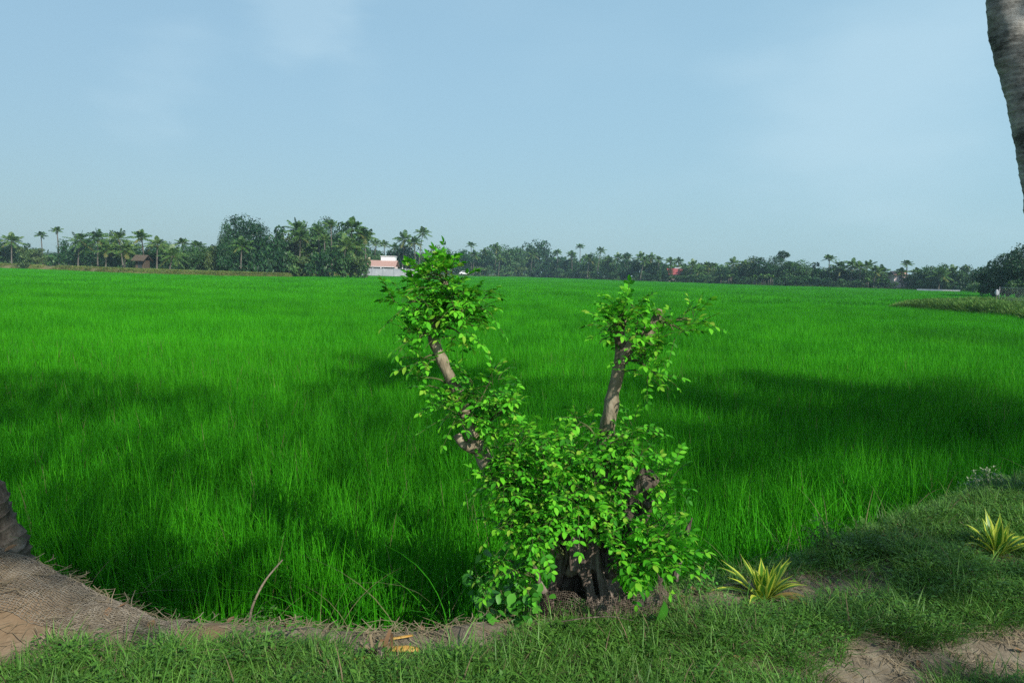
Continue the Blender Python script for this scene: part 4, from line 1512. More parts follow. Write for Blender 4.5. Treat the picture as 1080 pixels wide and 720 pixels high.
# --- beyond the blue-white wall and the chain-link fence
palm(957, 274, far(957) + 8, 'tall palm with one small dark tuft beside the pink house and blue-white wall', cs=.8, k=3)
row([dict(fn=palm, px=951, top=282, Y=far(951) + 8, look='short', cs=.85, k=1), dict(fn=palm, px=966, top=282, Y=far(966) + 8, look='short bent', cs=.85, k=4), dict(fn=palm, px=993, top=281, Y=far(993) + 2, look='broad brownish', cs=1.15, k=0), dict(fn=palm, px=1005, top=279, Y=far(1005) + 6, look='tufted', cs=.95, k=2)],
    'above the blue-white wall', 'coconut palm', 'coconut palms above the blue-white wall')
row([dict(fn=tree_at, px=948, top=292, wpx=22, Y=far(948) + 10, key='b'), dict(fn=tree_at, px=966, top=290, wpx=22, Y=far(966) + 10, key='b'), dict(fn=tree_at, px=982, top=281, wpx=28, Y=far(982) + 8, key='b'), dict(fn=tree_at, px=994, top=279, wpx=22, Y=far(994) + 8, key='b'), dict(fn=tree_at, px=1010, top=284, wpx=28, Y=far(1010) + 6, key='a'),
     dict(fn=tree_at, px=1025, top=280, wpx=30, Y=far(1025) + 4, key='b'), dict(fn=tree_at, px=1038, top=281, wpx=26, Y=150, key='a')],
    'above the blue-white wall, toward the chain-link fence', 'broadleaf tree', 'broadleaf trees above the blue-white wall')
row([dict(fn=tree_at, px=1050, top=276, wpx=34, Y=104, key='a', look='dark'), dict(fn=tree_at, px=1068, top=264, wpx=38, Y=98, crown=BIG[0], look='big dark'), dict(fn=tree_at, px=1090, top=258, wpx=50, Y=94, crown=BIG[1], look='tallest dark')],
    'close behind the chain-link fence', 'broadleaf tree', 'dark trees behind the chain-link fence')
for px, top, wd, Y, k in ((975, 296, 18, 172, 'b'), (990, 297, 18, 170, 'a'), (1003, 297, 16, 168, 'b'), (1016, 297, 18, 166, 'a'), (1030, 297, 20, 140, 'b'), (1044, 296, 22, 100, 'a'), (1058, 297, 24, 96, 'a'), (1074, 295, 26, 92, 'b')):
    bush_at(px, top, wd, Y, 'dark bush in the gap between the blue-white wall and the chain-link fence', 'bushes beside the chain-link fence', key=k)

# woods behind, reading as one mass between the trunks
def woods():
    rg = np.random.default_rng(5)
    vs, fs = [], []
    for px in np.arange(-60, 1150, 3.0):
        Y = np.interp(px, [-60, 0, 230, 300, 390, 440, 560, 700, 930, 1040, 1150], [190, 190, 170, 175, 250, 260, 370, 275, 215, 190, 130])
        topy = np.interp(px, [-60, 60, 120, 230, 240, 380, 392, 470, 560, 700, 800, 930, 945, 960, 1040, 1060, 1150], [262, 272, 266, 268, 262, 262, 272, 272, 274, 280, 284, 290, 298, 294, 292, 280, 276]) + rg.uniform(-4, 2)
        p = at(px, topy, Y)
        for _ in range(85):
            q = np.array([p.x + rg.normal() * 1.6, Y + rg.normal() * 3, p.z * rg.uniform(0, 1) ** 0.7])
            nrm = rg.normal(size=3) + np.array([0, -.5, .4])
            nrm /= np.linalg.norm(nrm)
            a = np.cross(nrm, rg.normal(size=3))
            a /= np.linalg.norm(a)
            b = np.cross(nrm, a)
            s = rg.uniform(0.3, 0.8) * Y / 220
            k = len(vs)
            vs += [tuple(q - a * s), tuple(q - b * s * .6), tuple(q + a * s), tuple(q + b * s * .6)]
            fs.append((k, k + 1, k + 2, k + 3))
    mb = MB()
    mb.add(vs, fs)
    return mb


tag(woods().build('woods', M['tree_b'], smooth=False), kind='stuff')

# ------------------------------------------------------------------ dry embankment on the far side of the field
def embankment():
    mb = MB()
    vs, fs = [], []
    P = np.arange(-260, 470, 4.0)
    prof = [(-1.2, 0.0), (0.0, 0.45), (0.9, 0.8), (1.8, 1.0), (4.5, 1.0), (30, 0.9)]
    for i, px in enumerate(P):
        Y = far(px)
        hh = np.interp(px, [-260, 0, 130, 300, 390, 440, 470], [1.25, 1.25, 1.05, 0.85, 0.8, 0.6, 0.25])
        for dy, k in prof:
            yy = Y + dy
            x = (px - CX) / FPX * yy
            vs.append((x, yy, MUD + (hh + 0.1) * k + 0.12 * k * mnoise.noise((px * 0.13, dy, 0))))
    npf = len(prof)
    for i in range(len(P) - 1):
        for k in range(npf - 1):
            fs.append((i * npf + k, (i + 1) * npf + k, (i + 1) * npf + k + 1, i * npf + k + 1))
    mb.add(vs, fs)
    return mb


M['embank'] = rough_mat('dry_earth_bank', [(0.08, 0.10, 0.035), (0.15, 0.13, 0.06), (0.24, 0.19, 0.11)], 0.35, (1, 1, 1), bump=0.3)
tag(embankment().build('embankment', M['embank']), kind='structure')

def coarse_tuft(n, h0, h1_, mats, rad=0.35):
    mb = MB()
    for _ in range(n):
        az = random.uniform(0, 6.28)
        r = rad * math.sqrt(random.random())
        blade(mb, Vector((r * math.cos(az), r * math.sin(az), 0)), az, random.uniform(h0, h1_), random.uniform(.05, .5), random.uniform(.1, .7), 0.05, 2)
    return mb.mesh('coarse_tuft', [mats])


n = 9000
px = rng.uniform(-120, 470, n)
dy = rng.uniform(-1.0, 5.0, n)
Y = np.array([far(a) for a in px]) + dy
x = (px - CX) / FPX * Y
hh = np.interp(px, [-260, 0, 130, 300, 390, 440, 470], [1.25, 1.25, 1.05, 0.85, 0.8, 0.6, 0.25]) + 0.1
z = MUD + hh * np.interp(dy, [-1.2, 0, .9, 1.8, 4.5], [0, .45, .8, 1, 1]) - 0.05
k = vnoise(x, Y, 0.22, 15) > 0.18
s = rng.uniform(0.5, 1.2, n)
scatter('embankment_grass', np.stack([x, Y, z], 1)[k], np.stack([np.zeros(n), np.zeros(n), rng.uniform(0, 6.28, n)], 1)[k], np.stack([s, s, s], 1)[k], rng.integers(0, 3, n)[k],
        [coarse_tuft(22, 0.2, 0.45, M['drygrass']) for _ in range(3)])

# ------------------------------------------------------------------ grassy bank on the other side with the fence
def side_bank():
    mb = MB()
    vs, fs = [], []
    PX = np.concatenate([np.arange(938, 1100, 3.0), np.arange(1100, 1400, 15.0)])
    prof = [(-.3, -0.05), (.4, .6), (1.0, .88), (2.2, 1.0), (6, 1.0), (9, 0.95), (10, 0.3)]
    for p in PX:
        y0, wd_, hh = np.interp(p, BKP, BKY), np.interp(p, BKP, BKW), 0.72 * np.interp(p, BKP, BKH)
        for dy, k in prof:
            d = dy * min(1.0, wd_ / 10) if dy < 3 else dy * wd_ / 10
            yy = y0 + d
            vs.append(((p - CX) / FPX * yy, yy, MUD + hh * k * (1 + 0.22 * mnoise.noise((p * .07, dy, 2)))))
    npf = len(prof)
    for i in range(len(PX) - 1):
        for k in range(npf - 1):
            fs.append((i * npf + k, (i + 1) * npf + k, (i + 1) * npf + k + 1, i * npf + k + 1))
    mb.add(vs, fs)
    return mb


sb = side_bank()
M['sidebank'] = rough_mat('grassy_bank_soil', [(0.05, 0.07, 0.025), (0.10, 0.11, 0.045), (0.16, 0.13, 0.07)], 0.8, bump=0.3)
tag(sb.build('side_bank', M['sidebank']), kind='structure')
n = 9000
bp_ = 938 + rng.random(n) * 230
dd = rng.random(n) ** 1.6
wd_ = np.interp(bp_, BKP, BKW)
dy = dd * wd_
y = np.interp(bp_, BKP, BKY) + dy
x = (bp_ - CX) / FPX * y
z = MUD - 0.06 + 0.72 * np.interp(bp_, BKP, BKH) * np.interp(dy / np.minimum(1, wd_ / 10), [-.3, .4, 1.0, 2.2], [0, .6, .88, 1])
s = rng.uniform(0.55, 1.2, n) * (0.7 + 0.6 * vnoise(x, y, 0.5, 19))
scatter('bank_grass', np.stack([x, y, z], 1), np.stack([np.zeros(n), np.zeros(n), rng.uniform(0, 6.28, n)], 1), np.stack([s, s, s], 1), rng.integers(0, 3, n),
        [coarse_tuft(26, 0.2, 0.5, M['bankgrass'], 0.3) for _ in range(3)])

# rough grass along the foot of the tree line
n = 7000
mp_x = rng.uniform(425, 1200, n)
dy = rng.uniform(-0.5, 12, n)
y = np.array([far(a) for a in mp_x]) + dy
x = (mp_x - CX) / FPX * y
s = rng.uniform(0.6, 1.7, n)
z = np.minimum(height(x, y), MUD + 0.57 * ss(0, 9, dy) + 0.1) - 0.1
scatter('margin_grass', np.stack([x, y, z], 1), np.stack([np.zeros(n), np.zeros(n), rng.uniform(0, 6.28, n)], 1), np.stack([s, s, s], 1), rng.integers(0, 3, n),
        [coarse_tuft(22, 0.3, 0.7, M['bankgrass'], 0.5) for _ in range(3)])

# chain-link fence
fz = 0.25
FA, FB = at(1053, 318, 56), at(1150, 322, 50)
fence = thing('chain_link_fence', 'grey chain-link fence with steel posts on the grassy bank', 'fence', (FA.x, FA.y, fz))
dv = Vector((FB.x - FA.x, FB.y - FA.y, 0))
fl = dv.length
fd = dv.normalized()
for k in range(int(fl / 2.4) + 1):
    mb = MB()
    p = fd * (2.4 * k)
    mb.tube([p, p + Vector((0, 0, 1.2))], [0.03, 0.03], 6)
    mb.build('post', M['metal'], fence)
mb = MB()
step = 0.16
for k in range(int((fl + 1.1) / step)):
    for sg in (1, -1):
        a = k * step - (0 if sg > 0 else 0)
        b = a + sg * 1.1
        t0, t1 = a, b
        za, zb = 0.05, 1.15
        def clipx(t, z): return t, z
        if sg > 0 and b > fl:
            zb = za + (zb - za) * max(0, (fl - a) / (b - a)); b = fl
        if sg < 0 and b < 0:
            zb = za + (zb - za) * (a / 1.1); b = 0
        if a > fl: continue
        p, q = fd * a + Vector((0, 0, za)), fd * b + Vector((0, 0, zb))
        mb.tube([p, q], [0.006, 0.006], 3, cap=False)
mb.tube([Vector((0, 0, 1.16)), fd * fl + Vector((0, 0, 1.16))], [0.015, 0.015], 5)
mb.build('wire_mesh', M['metal'], fence)

sg = at(1051, 312, 55.5)
sk = thing('pale_sack', 'crumpled pale sack caught at the end of the chain-link fence', 'sack', (sg.x, sg.y, fz))
mb = MB()
rows_ = 9
vs, fs = [], []
for i in range(rows_):
    t = i / (rows_ - 1)
    for k in range(16):
        a = k / 16 * 6.283
        r = (0.13 * math.sin(math.pi * (0.15 + 0.8 * t)) + 0.03) * (1 + 0.45 * mnoise.noise((math.cos(a) * 2, math.sin(a) * 2, t * 3)))
        vs.append((r * math.cos(a), r * math.sin(a) * .6, 0.5 + t * 0.5))
for i in range(rows_ - 1):
    for k in range(16):
        fs.append((i * 16 + k, i * 16 + (k + 1) % 16, (i + 1) * 16 + (k + 1) % 16, (i + 1) * 16 + k))
fs += [tuple(range(16))[::-1], tuple((rows_ - 1) * 16 + k for k in range(16))]
mb.add(vs, fs)
mb.build('cloth_body', M['greywall'], sk)
mb = MB()
mb.tube([(0, 0, -0.1), (0, 0, 0.5)], [0.03, 0.03], 6)
mb.build('stake', M['far_trunk'], sk)

# ------------------------------------------------------------------ buildings
def gable_roof(mb, w_, d_, z, rise, over=0.4, mi=0, th=0.12):
    x, y = w_ / 2 + over, d_ / 2 + over
    for s in (-1, 1):
        a = [(-x, s * y, z - 0.15), (x, s * y, z - 0.15), (x, 0, z + rise), (-x, 0, z + rise)]
        b = [(p[0], p[1], p[2] + th) for p in a]
        mb.add(a + b, [(0, 1, 2, 3), (7, 6, 5, 4), (0, 4, 5, 1), (1, 5, 6, 2), (2, 6, 7, 3), (3, 7, 4, 0)], mi)


def window(parent, x, y, z, w_, h_, mat='darkglass'):
    mb = MB()
    t = 0.09
    mb.box((x, y, z + h_ / 2 + t / 2), (w_ + 2 * t, 0.1, t))
    mb.box((x, y, z - h_ / 2 - t / 2), (w_ + 2 * t, 0.1, t))
    mb.box((x - w_ / 2 - t / 2, y, z), (t, 0.1, h_))
    mb.box((x + w_ / 2 + t / 2, y, z), (t, 0.1, h_))
    f = mb.build('window', M['white'], parent, smooth=False)
    g_ = MB()
    g_.box((x, y + 0.01, z), (w_, 0.05, h_))
    g_.build('pane', M[mat], f, smooth=False)
    return f


HY = 196.0
mp_ = HY / FPX
hp = at(402, 289, HY)
hz = 0.0
house = thing('white_house', 'pink-white house with clay tile roof and white rooftop room before the palms', 'house', (hp.x, HY, hz))
ztop = lambda py: at(402, py, HY).z
W = 31 * mp_
eave, ridge, roomtop = ztop(281), ztop(275), ztop(270.3)
mb = MB(); mb.box((0, 0, eave / 2), (W, 6, eave)); mb.build('wall', M['pink'], house, smooth=False)
mb = MB(); gable_roof(mb, W, 6, eave, ridge - eave, 0.5); mb.build('roof', M['tile'], house, smooth=False)
mb = MB(); mb.box((1.9, 1.4, (ridge - .8 + roomtop) / 2), (14.5 * mp_, 3, roomtop - ridge + .8)); mb.box((1.9, 1.4, roomtop + 0.06), (14.5 * mp_ + .4, 3.4, .14)); mb.build('rooftop_room', M['white'], house, smooth=False)
mb = MB(); mb.box((-13 * mp_, 0.3, ridge + .1), (.55, .55, 1.7)); mb.build('chimney', M['cream'], house, smooth=False)
for xo, ww in ((2.0 * mp_ - 1.0, .9), (4.5, 1.5), (-6.3, .8)):
    window(house, xo, -3.03, eave - 1.1, ww, .9)
mb = MB(); mb.box((-1.9, -3.06, 1.1), (1.3, .1, 2.2)); dr = mb.build('door', M['greydoor'], house, smooth=False)
mb = MB(); mb.box((-1.45, -3.14, 1.05), (.06, .06, .2)); mb.build('handle', M['metal'], dr, smooth=False)
mb = MB()
for xo in (-7.4, -4.0, 0.9, 6.9): mb.box((xo, -5.0, eave / 2 - .1), (.22, .22, eave - .2))
mb.box((-0.2, -4.1, eave - .1), (W + .6, 2.2, .14)); mb.build('veranda', M['white'], house, smooth=False)

wp = at(402, 288, HY - 8)
cw = thing('compound_wall', 'low grey-white boundary wall running in front of the pink-white house', 'wall', (wp.x + 2.2, HY - 8, 0))
wh = at(402, 283.4, HY - 8).z
mb = MB(); mb.box((0, 0, wh / 2), (15, .2, wh)); mb.build('wall_panel', M['greywall'], cw, smooth=False)
mb = MB(); mb.box((0, 0, wh + .05), (15.2, .32, .1)); mb.build('coping', M['greywall'], cw, smooth=False)
for k in range(6):
    mb = MB(); mb.box((-7.5 + k * 3.0, -0.02, wh / 2 + .1), (.34, .34, wh + .2)); mb.build('pillar', M['greywall'], cw, smooth=False)

rp = at(712, 292, 240)
rh = thing('red_roofed_house', 'house with red tile roof and white gable half hidden by palms', 'house', (rp.x, 240, 0))
e2, r2 = at(712, 289.5, 240).z, at(712, 283.5, 240).z
mb = MB(); mb.box((0, 0, e2 / 2), (5.2, 5, e2)); mb.build('wall', M['pink'], rh, smooth=False)
mb = MB(); gable_roof(mb, 5.2, 5, e2, r2 - e2, .4); mb.build('roof', M['redtile'], rh, smooth=False)
mb = MB(); mb.box((0.9, 1.2, r2 - .1), (2.2, 1.8, 1.3)); mb.build('upper_storey', M['greywall'], rh, smooth=False)
window(rh, -1, -2.53, e2 - 1.0, .9, .8)
window(rh, 1.2, -2.53, e2 - 1.0, .9, .8)

tp = at(150, 283, far(150) + 8)
hut = thing('thatched_hut', 'brown thatched hut with dark open walls among the palms', 'hut', (tp.x, far(150) + 8, .3))
e3, r3 = at(150, 274.5, tp.y).z - .3, at(150, 269.5, tp.y).z - .3
mb = MB(); gable_roof(mb, 1.7, 2.6, e3, r3 - e3, .4); mb.build('roof', M['thatch'], hut, smooth=False)
mb = MB(); mb.box((0, 0.2, e3 / 2), (1.6, 2.2, e3)); mb.build('wall', M['thatch'], hut, smooth=False)
mb = MB(); mb.box((0.1, -.93, .9), (.7, .06, 1.6)); mb.build('door', M['darkglass'], hut, smooth=False)

pp = at(946, 297, far(946) + 9)
ph = thing('pink_house', 'small pinkish house with tile roof hidden among palms near the blue-white wall', 'house', (pp.x, pp.y, 0))
e4, r4 = at(946, 289.5, pp.y).z, at(946, 286.5, pp.y).z
mb = MB(); mb.box((0, 0, e4 / 2), (3.2, 3, e4)); mb.build('wall', M['pink'], ph, smooth=False)
mb = MB(); gable_roof(mb, 3.2, 3, e4, r4 - e4, .3); mb.build('roof', M['tile'], ph, smooth=False)
window(ph, 0, -1.53, e4 - .8, .7, .7)

bp = at(985, 307, 160)
bw = thing('boundary_wall', 'long low blue-white wall at the field edge under dark trees', 'wall', (bp.x, 160, -.3))
bh = at(985, 305.4, 160).z + .3
mb = MB(); mb.box((-1, 0, bh / 2), (6, .2, bh)); mb.build('wall_panel', M['bluewall'], bw, smooth=False)
mb = MB(); mb.box((4, 0, bh / 2), (4, .2, bh * .97)); o_ = mb.build('wall_panel', M['greywall'], bw, smooth=False); o_['label'] = 'paler grey stretch of the wall'
mb = MB(); mb.box((1, 0, bh + .04), (10.2, .3, .08)); mb.build('coping', M['bluewall'], bw, smooth=False)

# white car parked far beyond the pruned tree
cp = at(490, 289, 255)
car = thing('parked_car', 'tiny white car parked at the field edge beyond the pruned tree', 'car', (cp.x, 255, .55), R(10))
mb = MB()
prof = [(-2, .35), (-2, .8), (-1.5, .95), (-.9, 1.45), (.7, 1.45), (1.3, .95), (2, .85), (2, .35)]
vs = [(x_, s * .85, z_) for s in (-1, 1) for x_, z_ in prof]
k = len(prof)
mb.add(vs, [tuple(range(k))[::-1], tuple(range(k, 2 * k))] + [(i, (i + 1) % k, k + (i + 1) % k, k + i) for i in range(k)])
mb.build('body', M['white'], car, smooth=False)
mb = MB()
for s in (-1, 1):
    mb.add([(-1.2, s * .856, .98), (-.8, s * .856, 1.38), (.6, s * .856, 1.38), (1.05, s * .856, .98)], [(0, 1, 2, 3) if s > 0 else (3, 2, 1, 0)])
mb.build('side_window', M['darkglass'], car, smooth=False)
for x_ in (-1.25, 1.25):
    for s in (-1, 1):
        mb = MB(); mb.tube([(x_, s * .9, .32), (x_, s * .7, .32)], [.32, .32], 14); mb.build('wheel', M['tyre'], car)


# ------------------------------------------------------------------ near palms
def near_palm(name, label, base, pts, radii, crown_scale, mat, rings=0.055, seed=3, group=None):
    o = thing(name, label, 'palm tree', base, 0, group)
    random.seed(seed)
    n = max(30, int(sum((Vector(b) - Vector(a)).length for a, b in zip(pts[:-1], pts[1:])) / 0.013))
    n = min(n, 620)
    c = spline(pts, n)
    rad = lerp_list(radii, n)
    ln = 0
    for i in range(n):
        if i: ln += (c[i] - c[i - 1]).length
        ph = (ln / rings + 0.6 * mnoise.noise((ln * 4, seed, 0))) % 1.0
        rad[i] *= 1 + 0.038 * (ph ** 3) - 0.012 + 0.03 * mnoise.noise((ln * 3, 0, seed))
    mb = MB()
    mb.tube(c, rad, 28, rnd=0.10, nfreq=9, seed=seed)
    mb.build('trunk', mat, o)
    crn = palm_crown(17, 3.1, seed + 50, nl=36, lw=0.05, ll=0.75)
    add_child('crown', crn, o, tuple(c[-1]), (crown_scale,) * 3, 0.7)
    return o


# trunk crossing the upper corner of the photo: leans toward the field
a0, a1 = at(1100.5, 205, 4.6), at(1065, 0, 4.7)
dpm = (a1 - a0) / (a1.z - a0.z)
b0 = a0 - dpm * a0.z
b0z = h1(b0.x, b0.y)
base = Vector((b0.x, b0.y, b0z - 0.05))
tops = [a0 + dpm * (q - a0.z) - base for q in (0.0, 0.9, 1.8, 2.7, 3.6, 4.6, 6.2)]
tops[-1] += Vector((1.9, -0.6, 0))  # unseen top bent aside to shift the shadow of its crown
tops[-2] += Vector((0.5, -0.15, 0))
near_palm('coconut_palm', 'grey ringed coconut palm trunk leaning across the corner of the sky', base, tops, [0.2, 0.135, 0.113, 0.109, 0.107, 0.105, 0.09], 1.0, M['palm_trunk'], seed=4)

# flared trunk foot at the other edge with dry roots looping over it
pl = PALM_L + Vector((0, 0, 0.0))
lp = near_palm('coconut_palm', 'dark flared foot of a coconut palm standing on the netted mound', (pl.x, pl.y, 0.1),
               [(0.02, 0, -0.1), (0.0, 0, 0.2), (-0.03, 0, 0.45), (-0.10, 0.02, 0.8), (-0.28, 0.05, 1.6), (-0.8, 0.1, 3.4), (-1.5, 0.2, 6.5)],
               [0.45, 0.375, 0.31, 0.255, 0.19, 0.155, 0.12], 1.0, M['palm_base'], seed=9)
random.seed(31)
for k in range(9):
    a = R(random.uniform(255, 345))
    z0 = random.uniform(0.62, 0.85)
    pts = []
    for i in range(12):
        t = i / 11
        zz = z0 * (1 - t) + 0.04 * t
        rr = np.interp(zz, [-.1, .2, .45, .8, 1.6], [.45, .375, .31, .255, .19]) + 0.012 + 0.05 * math.sin(math.pi * t) * random.uniform(.5, 1)
        aa = a + 0.5 * math.sin(t * 3 + k) + 0.1 * t
        pts.append(Vector((rr * math.cos(aa) - 0.09 * zz, rr * math.sin(aa), zz)))
    mb = MB()
    mb.tube(spline(pts, 24), lerp_list([0.007, 0.005, 0.003], 24), 6, rnd=0.3, nfreq=30)
    mb.build('aerial_root', M['root'], lp)

# palms and a shade tree behind the camera: they throw the bands of shade on the crop and the bund
cot = 1 / math.tan(SUN_EL)
shad = Vector((math.sin(SUN_AZ), math.cos(SUN_AZ), 0)) * cot


def caster(x, y, h):
    """ground position of something at height H whose shadow falls at (x, y)"""
    return Vector((x, y, 0)) + shad * h


for k, (tx, ty, hh, cs, lab) in enumerate(((4.2, 7.6, 7.6, 1.25, 'tall coconut palm behind the path, casting the long shade band over the rice'),
                                           (6.6, 8.6, 8.2, 1.25, 'coconut palm behind the path beside the tallest one, shading the rice'))):
    c = caster(tx, ty, hh)
    near_palm('coconut_palm', lab, (c.x, c.y, 0), [(0, 0, -.05), (0.02, 0, .6), (0.05, 0.02, hh * .5), (0, 0, hh)], [.24, .17, .14, .11], cs, M['palm_trunk'], seed=60 + k)
def loose_crown(seed, n, hx, hy, hz_, leaf):
    """open crown of separate leaf sprays, real size"""
    rg = np.random.default_rng(seed)
    mb = MB()
    vs, fs = [], []
    while len(fs) < n:
        c = rg.uniform(-1, 1, 3)
        if np.linalg.norm(c) > 1: continue
        for _ in range(6):
            q = c * np.array([hx, hy, hz_]) + rg.normal(0, 0.13, 3)
            nrm = rg.normal(size=3) + np.array([0, 0, .6])
            nrm /= np.linalg.norm(nrm)
            a = np.cross(nrm, rg.normal(size=3)); a /= np.linalg.norm(a)
            b = np.cross(nrm, a)
            sz = leaf * rg.uniform(.6, 1.3)
            k = len(vs)
            vs += [tuple(q - a * sz), tuple(q - b * sz * .5), tuple(q + a * sz), tuple(q + b * sz * .5)]
            fs.append((k, k + 1, k + 2, k + 3))
    mb.add(vs, fs)
    return mb.mesh('crown', [M['tree_b']], smooth=False)


for q, (tx, ty, hh, hx, hy, hz_c, lf_, n_, lab) in enumerate((
        (2.1, 3.85, 8.0, 0.85, 0.33, 0.2, 0.08, 330, 'slim unseen tree added behind the path to shade the rice edge'),  # unseen, added to shade the front edge of the crop
        (2.0, 1.9, 10.0, 5.0, 0.55, 0.2, 0.07, 700, 'wide airy tree behind the path opposite the grassy bund'),
        (-4.2, 4.9, 9.5, 2.0, 1.4, 0.6, 0.09, 1100, 'airy unseen tree added behind the path to shade the nearer rice'),  # unseen, added so its dapple softens the flared palm's trunk shadow
        (-1.6, 6.9, 10.5, 5.6, 2.2, 0.7, 0.08, 4300, 'tall airy tree behind the path, dappling the rice with light'))):
    c = caster(tx, ty, hh)
    sh = thing('shade_tree', lab, 'tree', (c.x, c.y, 0))
    add_child('trunk', LIMB[q % 3], sh, (0, 0, 0), (0.55, 0.55, hh * 1.02))
    add_child('crown', loose_crown(301 + q, n_, hx, hy, hz_c, lf_), sh, (0, 0, hh))  # unseen crown, shaped and placed for the shade it casts
    if tx == -1.6:                       # unseen leaf mass added to shade the crop without a trunk's shadow
        c2 = caster(-6.5, 8.4, 10.5)
        add_child('shade_leaves', loose_crown(332, 2900, 3.2, 1.6, 0.7, 0.08), sh, (c2.x - c.x, c2.y - c.y, 10.5))
    if tx == -4.2:                       # lower unseen leaf mass, added to darken the front rows of rice
        c2 = caster(-2.2, 3.6, 8.0)
        add_child('shade_leaves', loose_crown(331, 620, 1.2, 0.38, 0.2, 0.08), sh, (c2.x - c.x, c2.y - c.y, 8.0))


# ------------------------------------------------------------------ small plants on the bund
def strap_plant(px, py, label, nleaf, ln, seed, lean=0.0):
    random.seed(seed)
    p = onz(px, py, 0.02)
    z = h1(p.x, p.y)
    o = thing('variegated_plant', label, 'plant', (p.x, p.y, z - 0.01), 0, 'yellow striped strap-leaf plants on the bund')
    for i in range(nleaf):
        az = i * 2.399 + random.uniform(-.3, .3)
        q = i / nleaf
        el = R(84 - 62 * q + random.uniform(-8, 8))
        l = ln * random.uniform(0.75, 1.1) * (0.8 + 0.35 * q)
        wd = random.uniform(0.018, 0.026)
        out_ = Vector((math.cos(az), math.sin(az) * 0.9, 0))
        sd = Vector((-math.sin(az), math.cos(az), 0))
        dr_ = random.uniform(0.15, 0.5) * (0.4 + q)
        vs, fs, ms = [], [], []
        nseg = 9
        for s_ in range(nseg + 1):
            t = s_ / nseg
            c = out_ * (l * math.cos(el) * t + 0.012) + Vector((0, 0, l * (math.sin(el) * t - dr_ * t ** 2.2)))
            hw = wd * (0.7 + 0.5 * math.sin(math.pi * min(t * 1.1, 1))) * (1 if t < .6 else max(0.04, (1 - t) / .4)) * 0.75
            for w_, up_ in ((-1, .35), (-.5, .1), (.5, .1), (1, .35)):
                vs.append(c + sd * (hw * w_) + Vector((0, 0, hw * up_)))
        for s_ in range(nseg):
            for k in range(3):
                a = s_ * 4 + k
                fs.append((a, a + 1, a + 5, a + 4))
                ms.append(1 if k == 1 else 0)
        mb = MB()
        mb.add(vs, fs)
        old = q > 0.82 and random.random() < 0.6
        mb.m = ms
        mb.build('leaf', [M['reddish'], M['reddish']] if old else [M['yel'], M['yelgreen']], o)
    return o


strap_plant(806, 626, 'spiky yellow-striped strap-leaf plant at the foot of the pruned tree side', 36, 0.30, 401)
bpy.data.objects['variegated_plant']['label'] = 'spiky yellow-green striped plant beside the pruned tree stump'
strap_plant(1051, 590, 'yellow-green striped strap-leaf plant higher on the grassy bank by the feathery weed', 26, 0.34, 402)


def broad_weed(name, label, spots, ll, seed, matk='vine_leaf', cat='plant', stems=5, hgt=(0.1, 0.4), n=26, z0=None, group=None):
    """a plant of thin stems with round leaves; spots: photo pixels + distance"""
    random.seed(seed)
    b = onz(spots[0][0], spots[0][1], 0.0)
    z = h1(b.x, b.y)
    o = thing(name, label, cat, (b.x, b.y, z), 0, group)
    mbs, mbl = MB(), MB()
    for (px, py, Y) in spots[1:]:
        tip = at(px, py, Y) - Vector((b.x, b.y, z))
        st_ = Vector((tip.x * 0.5 + random.uniform(-.05, .05), tip.y * 0.5, -0.02))
        mid = st_.lerp(tip, 0.55) + rv(0.03)
        c = spline([st_, mid, tip], 12)
        mbs.tube(c, lerp_list([0.004, 0.0018], 12), 5, cap=False)
        for k in range(n):
            q = c[random.randint(3, 11)]
            d = rv(1) + Vector((0, -.4, .15))
            d.normalize()
            l = ll * random.uniform(0.6, 1.15)
            e = q + d * random.uniform(0.015, 0.05)
            mbs.strip([q, e], [0.0009, 0.0007], Vector((0.7, 0.7, 0)))
            mbl.leaf(e, d + Vector((0, 0, -.2)), Vector((0, -0.35, 1)) + rv(.4), l, l * random.uniform(.62, .8), random.uniform(0, .3), random.uniform(.05, .3))
    mbs.build('stem', M['twig'], o)
    mbl.build('foliage', M[matk], o)
    return o


broad_weed('creeper', 'round-leaved creeper tangled on the field side of the coir-wrapped stump',
           [(535, 648), (500, 596, 3.25), (505, 615, 3.15), (520, 580, 3.25), (540, 600, 3.1), (528, 622, 3.02), (548, 618, 3.0), (560, 610, 3.02), (572, 628, 2.98), (560, 640, 2.95), (545, 585, 3.12), (515, 640, 2.98)], 0.055, 410, n=15)
broad_weed('sprig', 'upright light green sprig growing beside the spiky yellow-striped plant', [(746, 628), (744, 592, 3.35), (750, 602, 3.32), (740, 612, 3.3)], 0.022, 411, n=18)
broad_weed('leafy_weed', 'leafy weed on the rim between the striped plant and grassy bank', [(905, 590), (900, 545, 4.15), (912, 552, 4.1), (893, 560, 4.1), (918, 566, 4.05), (906, 572, 4.0)], 0.03, 412, matk='weed', n=22)


